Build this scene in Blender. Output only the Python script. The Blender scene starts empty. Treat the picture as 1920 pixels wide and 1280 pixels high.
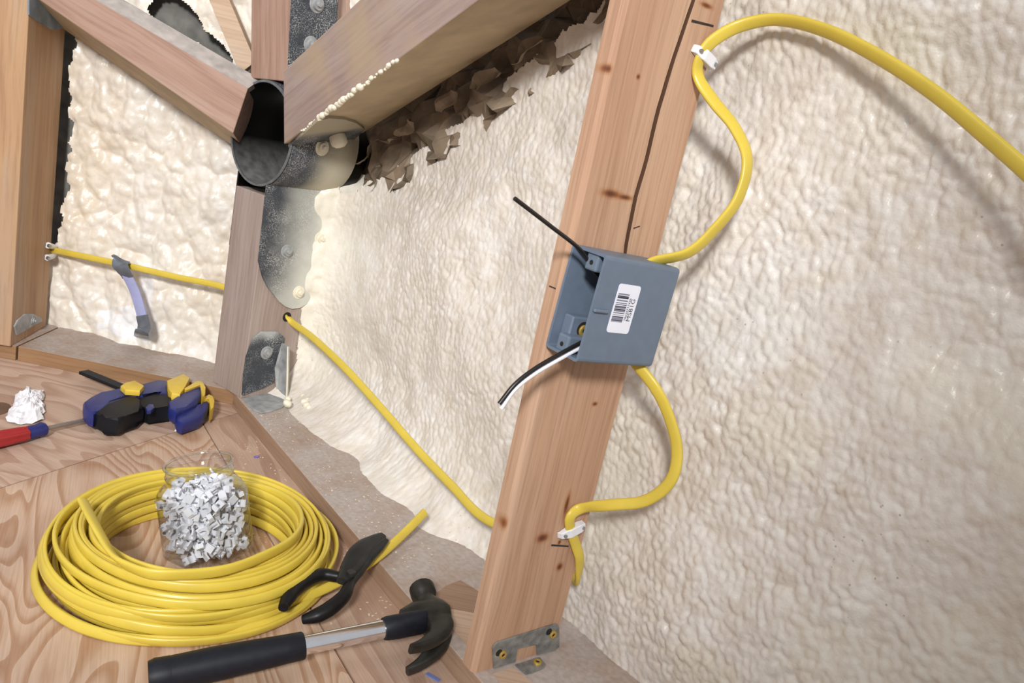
import bpy, bmesh, math, random
import numpy as np
from mathutils import Vector, Matrix, Quaternion, noise as mnoise
random.seed(7)
SC = bpy.context.scene
COL = SC.collection
V = Vector
# ------------------------------------------------------------------ camera, world, lights, exposure
CAMZ = 0.58
CAM = V((0, 0, CAMZ))
F = 1500.0
dn = V((-1260, 5860, F)).normalized()          # straight down, in camera axes (x right, y down, z ahead)
upc = -dn
Yc = (V((0, 0, 1)) - upc * upc.z).normalized()
Xc = Yc.cross(upc)
RM = Matrix((Xc, Yc, upc))                     # camera axes -> world
cd = bpy.data.cameras.new('camera'); cam = bpy.data.objects.new('camera', cd); COL.objects.link(cam)
cd.sensor_width = 36; cd.lens = F / 1920 * 36; cd.clip_start = 0.01
cm = Matrix.Identity(4)
for i in range(3):
    cm[i][0] = RM[i][0]; cm[i][1] = -RM[i][1]; cm[i][2] = -RM[i][2]; cm[i][3] = CAM[i]
cam.matrix_world = cm
SC.camera = cam

w = bpy.data.worlds.new('room_ambient'); SC.world = w; w.use_nodes = True
w.node_tree.nodes['Background'].inputs[0].default_value = (0.97, 0.97, 1.0, 1)
w.node_tree.nodes['Background'].inputs[1].default_value = 0.47

def area(name, loc, target, size, power, col):
    d = bpy.data.lights.new(name, 'AREA'); d.shape = 'DISK'; d.size = size; d.energy = power; d.color = col
    o = bpy.data.objects.new(name, d); COL.objects.link(o); o.location = loc
    o.rotation_euler = (V(target) - V(loc)).to_track_quat('-Z', 'Y').to_euler()
    return o
sl = bpy.data.lights.new('work_lamp', 'SPOT'); sl.energy = 355; sl.color = (1.0, 0.99, 0.98); sl.shadow_soft_size = 0.17
sl.spot_size = math.radians(51); sl.spot_blend = 1.0
so = bpy.data.objects.new('work_lamp', sl); COL.objects.link(so); so.location = (-0.20, -1.40, 1.60)
so.rotation_euler = (V((-.55, 1.40, .42)) - so.location).to_track_quat('-Z', 'Y').to_euler()
area('corner_fill', (-1.05, 0.25, 1.75), (-0.5, 1.45, 0.4), 0.30, 3.5, (1.0, 0.97, 0.93))  # weak fill light, added to lift the left corner and hub pipe
SC.view_settings.view_transform = 'Standard'
SC.view_settings.look = 'None'
SC.view_settings.gamma = 1
SC.view_settings.use_curve_mapping = False
SC.view_settings.exposure = 0.0

# ------------------------------------------------------------------ measuring helpers: sight lines met with real planes
def ray(px, py): return RM @ V((px - 960, py - 640, F))
def onz(px, py, z=0.0):
    r = ray(px, py); return CAM + r * ((z - CAMZ) / r.z)
def onp(px, py, p, n):
    r = ray(px, py); return CAM + r * ((p - CAM).dot(n) / r.dot(n))

# ------------------------------------------------------------------ object helpers
def wm(o):
    m = o.matrix_basis.copy()
    if o.parent: m = wm(o.parent) @ o.matrix_parent_inverse @ m
    return m
def setp(o, p):
    if p is None: return
    o.parent = p; o.matrix_parent_inverse = wm(p).inverted()
def tag(o, label=None, cat=None, group=None, kind=None):
    if label: o['label'] = label
    if cat: o['category'] = cat
    if group: o['group'] = group
    if kind: o['kind'] = kind
    return o
def thing(name, loc, label, cat, group=None, kind=None):
    o = bpy.data.objects.new(name, None); COL.objects.link(o); o.location = loc
    o.empty_display_size = .02
    return tag(o, label, cat, group, kind)
def mesh(name, vs, fs, mat, parent=None, smooth=False, M=None, sharp=None):
    """one mesh object; vs in world space (recentred) or, with M, in the local space of M"""
    me = bpy.data.meshes.new(name)
    if M is None:
        vs = [V(v) for v in vs]
        lo = V([min(v[i] for v in vs) for i in range(3)]); hi = V([max(v[i] for v in vs) for i in range(3)])
        c = (lo + hi) / 2; M = Matrix.Translation(c); vs = [v - c for v in vs]
    me.from_pydata([tuple(v) for v in vs], [], fs); me.update()
    bm = bmesh.new(); bm.from_mesh(me); bmesh.ops.recalc_face_normals(bm, faces=bm.faces); bm.to_mesh(me); bm.free()
    if smooth:
        me.polygons.foreach_set('use_smooth', [True] * len(me.polygons))
        if sharp: me.set_sharp_from_angle(angle=math.radians(sharp))
    o = bpy.data.objects.new(name, me); COL.objects.link(o)
    if mat: me.materials.append(mat)
    o.matrix_world = M; o.matrix_basis = M
    setp(o, parent)
    return o
def frame(x, y, z, o):
    M = Matrix.Identity(4)
    for i in range(3):
        M[i][0] = x[i]; M[i][1] = y[i]; M[i][2] = z[i]; M[i][3] = o[i]
    return M
def bm_obj(name, bm, mat, parent=None, M=None, smooth=False, sharp=None):
    bmesh.ops.recalc_face_normals(bm, faces=bm.faces)
    vs = [v.co.copy() for v in bm.verts]; bm.verts.index_update()
    fs = [[v.index for v in f.verts] for f in bm.faces]; bm.free()
    return mesh(name, vs, fs, mat, parent, smooth, M, sharp)
def add_box(bm, lo, hi, bev=0.0, seg=1):
    r = bmesh.ops.create_cube(bm, size=1)
    for v in r['verts']:
        v.co = V([(lo[i] + hi[i]) / 2 + v.co[i] * (hi[i] - lo[i]) for i in range(3)])
    if bev:
        es = list({e for v in r['verts'] for e in v.link_edges})
        bmesh.ops.bevel(bm, geom=es, offset=bev, segments=seg, affect='EDGES', profile=.5)
def hexa(name, pts8, mat, parent=None, bev=0.0, xdir=None):
    """beam from 8 corners: 0-3 one end loop, 4-7 the other; local X runs along its length"""
    a = sum((V(p) for p in pts8[:4]), V()) / 4; b = sum((V(p) for p in pts8[4:]), V()) / 4
    X = (b - a).normalized(); Y0 = (V(pts8[1]) - V(pts8[0])); Y = (Y0 - X * Y0.dot(X)).normalized(); Z = X.cross(Y)
    M = frame(X, Y, Z, (a + b) / 2); Mi = M.inverted()
    bm = bmesh.new(); vv = [bm.verts.new(Mi @ V(p)) for p in pts8]
    bm.faces.new(vv[:4]); bm.faces.new(vv[4:][::-1])
    for i in range(4): bm.faces.new((vv[i], vv[(i + 1) % 4], vv[4 + (i + 1) % 4], vv[4 + i]))
    if bev: bmesh.ops.bevel(bm, geom=list(bm.edges), offset=bev, segments=2, affect='EDGES', profile=.5)
    return bm_obj(name, bm, mat, parent, M)
def prism(name, top, dvec, mat, parent=None, bev=0.0, smooth=False):
    """polygon 'top' (world) extruded by dvec"""
    bm = bmesh.new(); a = [bm.verts.new(V(p)) for p in top]; b = [bm.verts.new(V(p) + V(dvec)) for p in top]
    n = len(a); f0 = bm.faces.new(a); bm.faces.new(b[::-1])
    for i in range(n): bm.faces.new((a[i], b[i], b[(i + 1) % n], a[(i + 1) % n]))
    if bev:
        es = [e for e in bm.edges if (e.verts[0] in a) == (e.verts[1] in a)]
        bmesh.ops.bevel(bm, geom=es, offset=bev, segments=2, affect='EDGES', profile=.5)
    return bm_obj(name, bm, mat, parent, smooth=smooth, sharp=40)
def smoothpts(pts, n):
    """Catmull-Rom through pts, resampled to n points evenly by length"""
    P = [V(p) for p in pts]; P = [P[0] * 2 - P[1]] + P + [P[-1] * 2 - P[-2]]
    out = []
    for i in range(1, len(P) - 2):
        p0, p1, p2, p3 = P[i - 1:i + 3]
        for k in range(24):
            t = k / 24
            out.append(0.5 * ((2 * p1) + (p2 - p0) * t + (2 * p0 - 5 * p1 + 4 * p2 - p3) * t * t + (3 * p1 - p0 - 3 * p2 + p3) * t ** 3))
    out.append(P[-2])
    L = [0]
    for i in range(1, len(out)): L.append(L[-1] + (out[i] - out[i - 1]).length)
    res = []; j = 0
    for k in range(n):
        s = L[-1] * k / (n - 1)
        while j < len(L) - 2 and L[j + 1] < s: j += 1
        f = (s - L[j]) / max(L[j + 1] - L[j], 1e-9); res.append((out[j].lerp(out[j + 1], min(max(f, 0), 1)), s / L[-1]))
    return res
def oval(a, b, n=12, e=2.6):
    r = []
    for k in range(n):
        t = 2 * math.pi * (k + .5) / n; c, s = math.cos(t), math.sin(t)
        r.append((a * math.copysign(abs(c) ** (2 / e), c), b * math.copysign(abs(s) ** (2 / e), s)))
    return r
def sweep_data(path, wide, sect, closed=False, scale=None):
    """path: list of Vector; wide: list of Vector (direction of the section's first axis)"""
    n = len(path); m = len(sect); vs = []; fs = []
    for i, p in enumerate(path):
        if closed: t = path[(i + 1) % n] - path[i - 1]
        else: t = path[min(i + 1, n - 1)] - path[max(i - 1, 0)]
        t.normalize(); wv = wide[i] - t * wide[i].dot(t)
        if wv.length < 1e-6: wv = t.orthogonal()
        wv.normalize(); h = t.cross(wv)
        sc = scale[i] if scale else (1, 1)
        for (x, y) in sect: vs.append(p + wv * x * sc[0] + h * y * sc[1])
    for i in range(n if closed else n - 1):
        j = (i + 1) % n
        for k in range(m):
            fs.append((i * m + k, i * m + (k + 1) % m, j * m + (k + 1) % m, j * m + k))
    if not closed:
        fs.append(tuple(range(m))[::-1]); fs.append(tuple((n - 1) * m + k for k in range(m)))
    return vs, fs
def interp(wl, t):
    k = t * (len(wl) - 1); i = min(int(k), len(wl) - 2); return wl[i].lerp(wl[i + 1], k - i)
def cable(name, pts, wide, mat, parent=None, n=120, a=.0062, b=.0027, e=2.6, m=12):
    res = smoothpts(pts, n)
    P = [r[0] for r in res]; W = [interp([V(q) for q in wide], r[1]) for r in res] if isinstance(wide, list) else [V(wide)] * n
    vs, fs = sweep_data(P, W, oval(a, b, m, e))
    return mesh(name, vs, fs, mat, parent, True, sharp=50)
def tube(name, pts, rad, mat, parent=None, n=24, m=10, M=None, cap=True, smoothp=True):
    """round tube with radius per point (rad number or list)"""
    pts = [V(p) for p in pts]
    if smoothp:
        res = smoothpts(pts, n); P = [r[0] for r in res]; T = [r[1] for r in res]
    else:
        P = pts; n = len(P); T = [i / (n - 1) for i in range(n)]
    if isinstance(rad, (int, float)): rr = [rad] * n
    else:
        rr = []
        for i, t in enumerate(T):
            if not smoothp: rr.append(rad[i]); continue
            k = t * (len(rad) - 1); j = min(int(k), len(rad) - 2); rr.append(rad[j] + (rad[j + 1] - rad[j]) * (k - j))
    d = (P[-1] - P[0]); o = d.orthogonal()
    vs, fs = sweep_data(P, [o] * n, oval(1, 1, m, 2), scale=[(r, r) for r in rr])
    return mesh(name, vs, fs, mat, parent, True, M, sharp=45)
def lathe(name, prof, mat, M, parent=None, n=24, sharp=35, cap=True):
    """profile [(r, z)] turned about local Z"""
    vs = []; fs = []; m = len(prof)
    for k in range(n):
        t = 2 * math.pi * k / n
        for (r, z) in prof: vs.append((r * math.cos(t), r * math.sin(t), z))
    for k in range(n):
        j = (k + 1) % n
        for i in range(m - 1):
            fs.append((k * m + i, j * m + i, j * m + i + 1, k * m + i + 1))
    if prof[0] == prof[-1]: cap = False
    if cap and prof[0][0] > 1e-6: fs.append(tuple(k * m for k in range(n))[::-1])
    if cap and prof[-1][0] > 1e-6: fs.append(tuple(k * m + m - 1 for k in range(n)))
    o = mesh(name, vs, fs, mat, parent, True, M, sharp)
    bm = bmesh.new(); bm.from_mesh(o.data); bmesh.ops.remove_doubles(bm, verts=bm.verts, dist=1e-6)
    bmesh.ops.recalc_face_normals(bm, faces=bm.faces); bm.to_mesh(o.data); bm.free()
    return o
def zframe(p, n, xref=None):
    z = V(n).normalized(); x = (V(xref) - z * V(xref).dot(z)).normalized() if xref is not None else z.orthogonal().normalized()
    return frame(x, z.cross(x), z, V(p))

# ------------------------------------------------------------------ materials
def mat_new(name):
    m = bpy.data.materials.new(name); m.use_nodes = True
    nt = m.node_tree; b = nt.nodes['Principled BSDF']
    return m, nt, b
def nd(nt, typ, **kw):
    n = nt.nodes.new('ShaderNode' + typ)
    for k, v in kw.items():
        if k.startswith('i_'):
            key = k[2:]; key = int(key) if key.isdigit() else key
            n.inputs[key].default_value = v
        else: setattr(n, k, v)
    return n
def ramp(nt, stops, interp='LINEAR'):
    r = nt.nodes.new('ShaderNodeValToRGB'); r.color_ramp.interpolation = interp
    el = r.color_ramp.elements
    while len(el) < len(stops): el.new(0.5)
    for e, (p, c) in zip(el, stops): e.position = p; e.color = (*c, 1) if len(c) == 3 else c
    return r
def mixc(nt, fac, a, b, mode='MIX'):
    n = nt.nodes.new('ShaderNodeMix'); n.data_type = 'RGBA'; n.blend_type = mode
    for sock, val in ((0, fac), (6, a), (7, b)):
        if isinstance(val, (int, float)): n.inputs[sock].default_value = val
        elif isinstance(val, tuple): n.inputs[sock].default_value = (*val, 1)
        else: nt.links.new(val, n.inputs[sock])
    return n.outputs[2]
def plain(name, col, rough=.5, metal=0.0, var=.10, scale=60.0, bump=0.0, spec=.5):
    """one colour with a little mottling and optional fine relief"""
    m, nt, b = mat_new(name); L = nt.links.new
    tc = nd(nt, 'TexCoord'); nz = nd(nt, 'TexNoise', i_Scale=scale, i_Detail=4.0); L(tc.outputs['Object'], nz.inputs['Vector'])
    lo = tuple(c * (1 - var) for c in col); hi = tuple(min(c * (1 + var), 1) for c in col)
    r = ramp(nt, [(.3, lo), (.7, hi)]); L(nz.outputs[0], r.inputs[0]); L(r.outputs[0], b.inputs['Base Color'])
    b.inputs['Roughness'].default_value = rough; b.inputs['Metallic'].default_value = metal
    b.inputs['Specular IOR Level'].default_value = spec
    if bump:
        bp = nd(nt, 'Bump', i_Strength=.5, i_Distance=bump); L(nz.outputs[0], bp.inputs['Height']); L(bp.outputs[0], b.inputs['Normal'])
    return m
def wood(name, dark, mid, light, knots=(), dust_light=0.0, stain=None, fine=170.0, seedv=0.0, rough=.62, face=None):
    """sawn timber, grain along local X; knots = (x, y, z, size); upward faces turn dusty"""
    m, nt, b = mat_new(name); L = nt.links.new
    tc = nd(nt, 'TexCoord'); O = tc.outputs['Object']
    vec = O
    # bend the grain a little
    wn = nd(nt, 'TexNoise', i_Scale=4.0, i_Detail=2.0); L(O, wn.inputs['Vector'])
    va = nd(nt, 'VectorMath', operation='MULTIPLY_ADD'); L(wn.outputs['Color'], va.inputs[0]); va.inputs[1].default_value = (0, .018, .018); L(O, va.inputs[2])
    mp = nd(nt, 'Mapping'); mp.inputs['Scale'].default_value = (1.6, 26, 26); mp.inputs['Location'].default_value = (seedv, seedv * 3.1, seedv * 1.7); L(va.outputs[0], mp.inputs['Vector'])
    n1 = nd(nt, 'TexNoise', i_Scale=1.0, i_Detail=3.0, i_Roughness=.55); L(mp.outputs[0], n1.inputs['Vector'])
    mp2 = nd(nt, 'Mapping'); mp2.inputs['Scale'].default_value = (7, fine * 1.6, fine * 1.6); L(va.outputs[0], mp2.inputs['Vector'])
    n2 = nd(nt, 'TexNoise', i_Scale=1.0, i_Detail=4.0, i_Roughness=.6); L(mp2.outputs[0], n2.inputs['Vector'])
    r1 = ramp(nt, [(.25, dark), (.5, mid), (.75, light)]); L(n1.outputs[0], r1.inputs[0])
    r2 = ramp(nt, [(.30, (.62, .55, .50)), (.55, (1, 1, 1))]); L(n2.outputs[0], r2.inputs[0])
    col = mixc(nt, .55, r1.outputs[0], r2.outputs[0], 'MULTIPLY')
    for (kx, ky, kz, ks, kl, kw) in knots:
        sb = nd(nt, 'VectorMath', operation='SUBTRACT'); L(va.outputs[0], sb.inputs[0]); sb.inputs[1].default_value = (kx, ky + .009, kz + .009)
        sc = nd(nt, 'VectorMath', operation='MULTIPLY'); L(sb.outputs[0], sc.inputs[0]); sc.inputs[1].default_value = (1 / (ks * kl), 1 / (ks * kw), .25 / ks)
        ln = nd(nt, 'VectorMath', operation='LENGTH'); L(sc.outputs[0], ln.inputs[0])
        kr = ramp(nt, [(.18, (.26, .14, .08)), (.40, (.55, .34, .2)), (.65, (.88, .78, .66)), (1.0, (1, 1, 1))]); L(ln.outputs['Value'], kr.inputs[0])
        col = mixc(nt, 1.0, col, kr.outputs[0], 'MULTIPLY')
    if stain:
        sn = nd(nt, 'TexNoise', i_Scale=9.0, i_Detail=3.0); L(O, sn.inputs['Vector'])
        sr = ramp(nt, [(.45, (0, 0, 0)), (.68, (1, 1, 1))]); L(sn.outputs[0], sr.inputs[0])
        mm = nd(nt, 'Math', operation='MULTIPLY'); L(sr.outputs[0], mm.inputs[0]); mm.inputs[1].default_value = .7
        col = mixc(nt, mm.outputs[0], col, stain)
    if dust_light:
        g = nd(nt, 'NewGeometry'); sx = nd(nt, 'SeparateXYZ'); L(g.outputs['Normal'], sx.inputs[0])
        dr = ramp(nt, [(.55, (0, 0, 0)), (.9, (1, 1, 1))]); L(sx.outputs[2], dr.inputs[0])
        dnz = nd(nt, 'TexNoise', i_Scale=14.0, i_Detail=5.0, i_Roughness=.65); L(O, dnz.inputs['Vector'])
        dr2 = ramp(nt, [(.3, (.35, .35, .35)), (.6, (1, 1, 1))]); L(dnz.outputs[0], dr2.inputs[0])
        mm = nd(nt, 'Math', operation='MULTIPLY'); L(dr.outputs[0], mm.inputs[0]); L(dr2.outputs[0], mm.inputs[1])
        mm2 = nd(nt, 'Math', operation='MULTIPLY'); L(mm.outputs[0], mm2.inputs[0]); mm2.inputs[1].default_value = dust_light
        dn2 = nd(nt, 'TexNoise', i_Scale=160.0, i_Detail=3.0); L(O, dn2.inputs['Vector'])
        dc = ramp(nt, [(.35, (.40, .345, .315)), (.65, (.49, .43, .40))]); L(dn2.outputs[0], dc.inputs[0])
        col = mixc(nt, mm2.outputs[0], col, dc.outputs[0])
    L(col, b.inputs['Base Color']); b.inputs['Roughness'].default_value = rough
    bp = nd(nt, 'Bump', i_Strength=.35, i_Distance=.0008); L(n2.outputs[0], bp.inputs['Height']); L(bp.outputs[0], b.inputs['Normal'])
    return m
def plywood(name, ang, seedv, base, line, freq=26.0):
    """rotary-cut veneer: flame figure from contour lines of a stretched noise field"""
    m, nt, b = mat_new(name); L = nt.links.new
    tc = nd(nt, 'TexCoord'); g = nd(nt, 'NewGeometry')
    mp0 = nd(nt, 'Mapping'); mp0.inputs['Rotation'].default_value = (0, 0, -ang); L(g.outputs['Position'], mp0.inputs['Vector'])
    mp = nd(nt, 'Mapping'); mp.inputs['Scale'].default_value = (1.9, 8.5, 1); mp.inputs['Location'].default_value = (seedv, seedv * 2.3, seedv); L(mp0.outputs[0], mp.inputs['Vector'])
    n1 = nd(nt, 'TexNoise', i_Scale=1.0, i_Detail=2.0, i_Roughness=.42, i_Distortion=.35); L(mp.outputs[0], n1.inputs['Vector'])
    mu = nd(nt, 'Math', operation='MULTIPLY'); L(n1.outputs[0], mu.inputs[0]); mu.inputs[1].default_value = freq
    fr = nd(nt, 'Math', operation='FRACT'); L(mu.outputs[0], fr.inputs[0])
    r1 = ramp(nt, [(0, (0, 0, 0)), (.45, (.25, .25, .25)), (.80, (1, 1, 1)), (.97, (.9, .9, .9)), (1, (0, 0, 0))]); L(fr.outputs[0], r1.inputs[0])
    mp2 = nd(nt, 'Mapping'); mp2.inputs['Scale'].default_value = (14, 420, 1); L(mp0.outputs[0], mp2.inputs['Vector'])
    n2 = nd(nt, 'TexNoise', i_Scale=1.0, i_Detail=3.0); L(mp2.outputs[0], n2.inputs['Vector'])
    n3 = nd(nt, 'TexNoise', i_Scale=7.0, i_Detail=4.0); L(g.outputs['Position'], n3.inputs['Vector'])
    fm = nd(nt, 'Math', operation='MULTIPLY'); L(r1.outputs[0], fm.inputs[0]); fm.inputs[1].default_value = .85
    col = mixc(nt, fm.outputs[0], base, line)
    r2 = ramp(nt, [(.3, (.80, .76, .72)), (.6, (1, 1, 1))]); L(n2.outputs[0], r2.inputs[0])
    col = mixc(nt, .7, col, r2.outputs[0], 'MULTIPLY')
    r3 = ramp(nt, [(.3, (.80, .76, .76)), (.7, (1.0, .98, .96))]); L(n3.outputs[0], r3.inputs[0])
    col = mixc(nt, 1.0, col, r3.outputs[0], 'MULTIPLY')
    L(col, b.inputs['Base Color']); b.inputs['Roughness'].default_value = .55
    bp = nd(nt, 'Bump', i_Strength=.3, i_Distance=.0006); L(n2.outputs[0], bp.inputs['Height']); L(bp.outputs[0], b.inputs['Normal'])
    return m
def foam(name, c_lo, c_mid, c_hi, bumpd=.0010, bscale=260.0, rough=.32):
    m, nt, b = mat_new(name); L = nt.links.new
    g = nd(nt, 'NewGeometry'); P = g.outputs['Position']
    n1 = nd(nt, 'TexNoise', i_Scale=5.5, i_Detail=4.0, i_Roughness=.6); L(P, n1.inputs['Vector'])
    n2 = nd(nt, 'TexNoise', i_Scale=bscale, i_Detail=3.0); L(P, n2.inputs['Vector'])
    n3 = nd(nt, 'TexNoise', i_Scale=46.0, i_Detail=3.0); L(P, n3.inputs['Vector'])
    r1 = ramp(nt, [(.30, c_lo), (.52, c_mid), (.72, c_hi)]); L(n1.outputs[0], r1.inputs[0])
    r3 = ramp(nt, [(.3, (.88, .84, .78)), (.65, (1, 1, 1))]); L(n3.outputs[0], r3.inputs[0])
    col = mixc(nt, 1.0, r1.outputs[0], r3.outputs[0], 'MULTIPLY')
    at = nd(nt, 'Attribute', attribute_name='tint'); 
    col = mixc(nt, at.outputs['Alpha'], col, at.outputs['Color'])
    # small brown specks of sawdust
    vo = nd(nt, 'TexVoronoi', i_Scale=95.0); L(P, vo.inputs['Vector'])
    rs = ramp(nt, [(.0, (1, 1, 1)), (.085, (1, 1, 1)), (.11, (0, 0, 0))]); L(vo.outputs['Distance'], rs.inputs[0])
    n4 = nd(nt, 'TexNoise', i_Scale=10.0); L(P, n4.inputs['Vector'])
    r4 = ramp(nt, [(.58, (0, 0, 0)), (.66, (1, 1, 1))]); L(n4.outputs[0], r4.inputs[0])
    mm = nd(nt, 'Math', operation='MULTIPLY'); L(rs.outputs[0], mm.inputs[0]); L(r4.outputs[0], mm.inputs[1])
    m5 = nd(nt, 'Math', operation='MULTIPLY'); L(mm.outputs[0], m5.inputs[0]); m5.inputs[1].default_value = .55
    col = mixc(nt, m5.outputs[0], col, (.30, .17, .09))
    L(col, b.inputs['Base Color']); b.inputs['Roughness'].default_value = rough
    b.inputs['Specular IOR Level'].default_value = .5
    bp = nd(nt, 'Bump', i_Strength=.6, i_Distance=bumpd); L(n2.outputs[0], bp.inputs['Height']); L(bp.outputs[0], b.inputs['Normal'])
    return m
def speckled(name, base, speck, rough=.5, metal=.3, scale=420.0, lo=.52, hi=.62, dust_light=0.0):
    """dark painted steel dotted with overspray"""
    m, nt, b = mat_new(name); L = nt.links.new
    g = nd(nt, 'NewGeometry'); P = g.outputs['Position']
    n1 = nd(nt, 'TexNoise', i_Scale=scale, i_Detail=2.0, i_Roughness=.6); L(P, n1.inputs['Vector'])
    r = ramp(nt, [(lo, (0, 0, 0)), (hi, (1, 1, 1))]); L(n1.outputs[0], r.inputs[0])
    fac = r.outputs[0]
    at = nd(nt, 'Attribute', attribute_name='tint')
    n2 = nd(nt, 'TexNoise', i_Scale=22.0, i_Detail=3.0); L(P, n2.inputs['Vector'])
    r2 = ramp(nt, [(.42, (.1, .1, .1)), (.66, (1, 1, 1))]); L(n2.outputs[0], r2.inputs[0])
    mm = nd(nt, 'Math', operation='MULTIPLY'); L(fac, mm.inputs[0]); L(r2.outputs[0], mm.inputs[1])
    col = mixc(nt, mm.outputs[0], base, speck)
    col = mixc(nt, at.outputs['Alpha'], col, at.outputs['Color'])
    if dust_light:  # settled dust, and painted light on the lower inside of the pipe
        sx = nd(nt, 'SeparateXYZ'); L(g.outputs['Normal'], sx.inputs[0])
        dr = ramp(nt, [(.15, (0, 0, 0)), (.95, (1, 1, 1))]); L(sx.outputs[2], dr.inputs[0])
        n3 = nd(nt, 'TexNoise', i_Scale=60.0, i_Detail=4.0); L(P, n3.inputs['Vector'])
        m3 = nd(nt, 'Math', operation='MULTIPLY'); L(dr.outputs[0], m3.inputs[0]); L(n3.outputs[0], m3.inputs[1])
        m4 = nd(nt, 'Math', operation='MULTIPLY'); L(m3.outputs[0], m4.inputs[0]); m4.inputs[1].default_value = dust_light
        col = mixc(nt, m4.outputs[0], col, (.42, .42, .41))
    L(col, b.inputs['Base Color']); b.inputs['Roughness'].default_value = rough; b.inputs['Metallic'].default_value = metal
    return m
def clear(name, tint=(.95, .96, .97)):
    m, nt, b = mat_new(name); L = nt.links.new
    nt.nodes.remove(b)
    tr = nd(nt, 'BsdfTransparent'); lw2 = nd(nt, 'LayerWeight'); rp = ramp(nt, [(.45, tint), (.98, (.60, .61, .62))]); L(lw2.outputs['Facing'], rp.inputs[0]); L(rp.outputs[0], tr.inputs[0])
    gl = nd(nt, 'BsdfGlossy'); gl.inputs['Roughness'].default_value = .04
    lw_ = nd(nt, 'LayerWeight'); pw = nd(nt, 'Math', operation='POWER'); L(lw_.outputs['Facing'], pw.inputs[0]); pw.inputs[1].default_value = 2.2
    ma = nd(nt, 'Math', operation='MULTIPLY_ADD'); L(pw.outputs[0], ma.inputs[0]); ma.inputs[1].default_value = .80; ma.inputs[2].default_value = .07; mx = nd(nt, 'MixShader')
    L(ma.outputs[0], mx.inputs[0]); L(tr.outputs[0], mx.inputs[1]); L(gl.outputs[0], mx.inputs[2])
    L(mx.outputs[0], nt.nodes['Material Output'].inputs['Surface'])
    return m

M_YEL = plain('yellow_sheath', (.67, .51, .068), .34, var=.06, scale=30)
M_BLKW = plain('black_insulation', (.012, .010, .010), .35)
M_WHTW = plain('white_insulation', (.80, .80, .84), .4, var=.03)
M_COP = plain('bare_copper', (.42, .17, .08), .35, .8)
M_BOX = plain('grey_blue_plastic', (.135, .175, .235), .5, var=.05, scale=90, bump=.0002)
M_BOXIN = M_BOX
M_LAB = plain('white_label', (.78, .80, .88), .5, var=.02)
M_INK = plain('black_ink', (.03, .03, .05), .6)
M_INK2 = plain('grey_ink', (.22, .22, .28), .6)
M_CLIP = plain('white_clip_plastic', (.78, .79, .83), .3, var=.03)
M_NAIL = plain('zinc_nail', (.42, .45, .48), .3, .9)
M_GALV = plain('galvanized_steel', (.30, .31, .30), .42, .55, var=.35, scale=90, bump=.0003)
M_GALVD = plain('dusty_galvanized_steel', (.38, .39, .39), .6, .25, var=.25, scale=60, bump=.0003)
M_BRASS = plain('yellow_zinc_screw', (.62, .42, .10), .35, .55, var=.12)
M_HOLE = plain('dark_recess', (.01, .009, .008), .8)
M_HEAD = plain('blackened_forged_steel', (.028, .027, .023), .40, .35, var=.4, scale=45, bump=.0004)
M_CHR = plain('chromed_tube', (.88, .89, .92), .15, 1.0, var=.05)
M_RUB = plain('black_rubber', (.009, .0105, .016), .5, var=.2, scale=120, bump=.0002, spec=.3)
M_PLI = plain('dark_tool_steel', (.024, .025, .024), .42, .3, var=.3)
M_GRIP = plain('black_vinyl_grip', (.007, .007, .0075), .42, var=.2, spec=.3)
M_BLUE = plain('navy_blue_plastic', (.016, .024, .15), .42, var=.1)
M_DARKP = plain('black_plastic', (.006, .007, .010), .55, spec=.3)
M_YELP = plain('yellow_plastic', (.72, .50, .05), .42, var=.06)
M_RED = plain('red_plastic', (.34, .022, .026), .3, var=.1)
M_STEEL = plain('worn_steel', (.36, .32, .28), .4, .7)
M_PAPERW = plain('white_tissue', (.84, .83, .87), .8, var=.03)
M_TAPE = plain('grey_duct_tape', (.16, .18, .21), .35, .35, var=.2, scale=40, bump=.0006)
M_BAND = plain('lavender_strap', (.36, .38, .62), .5, var=.06)
M_PENCIL = plain('pencil_mark', (.03, .022, .02), .7)
M_CRACK = plain('split_shade', (.10, .045, .022), .85)  # dark brown standing in for the shade inside the split
M_KNOT = plain('plywood_knot', (.14, .075, .045), .7, var=.25, scale=50)
M_CRUMP = plain('brown_backing_paper', (.185, .140, .095), .75, var=.55, scale=18, bump=.001)
M_SHEATH = plain('dark_sheathing', (.085, .068, .052), .85, var=.3, scale=20)
M_FELT = plain('grey_felt_backing', (.17, .165, .15), .9, var=.35, scale=30, bump=.001)
M_FOAMW = plain('overspray_foam', (.80, .75, .60), .5, var=.05, scale=80, bump=.001)
M_JAR = clear('clear_plastic')
M_STEELHUB = speckled('black_hub_steel', (.026, .036, .050), (.24, .26, .28), .38, .1, scale=300, lo=.66, hi=.70, dust_light=.8)  # paler upward faces paint in the light low inside the pipe, with dust
M_RIM = plain('scuffed_rim_steel', (.16, .17, .18), .5, .3, var=.3)
M_EAR = speckled('oversprayed_ear_steel', (.040, .047, .058), (.62, .63, .62), .6, .1, scale=620, lo=.50, hi=.66)
M_FOAM_R = foam('cream_spray_foam', (.68, .63, .575), (.765, .725, .67), (.81, .79, .755))
M_FOAM_L = foam('pale_spray_foam', (.79, .71, .59), (.83, .785, .71), (.85, .835, .80), bumpd=.0008)
M_STUD = None
M_BEAM = wood('old_beam_wood', (.30, .17, .12), (.385, .24, .18), (.46, .32, .26), fine=120, seedv=2.2, dust_light=.5)
M_BEAMD = wood('dusty_beam_wood', (.31, .225, .195), (.385, .295, .265), (.45, .37, .345), fine=110, seedv=5.1, dust_light=.6, stain=(.44, .33, .21))
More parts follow.
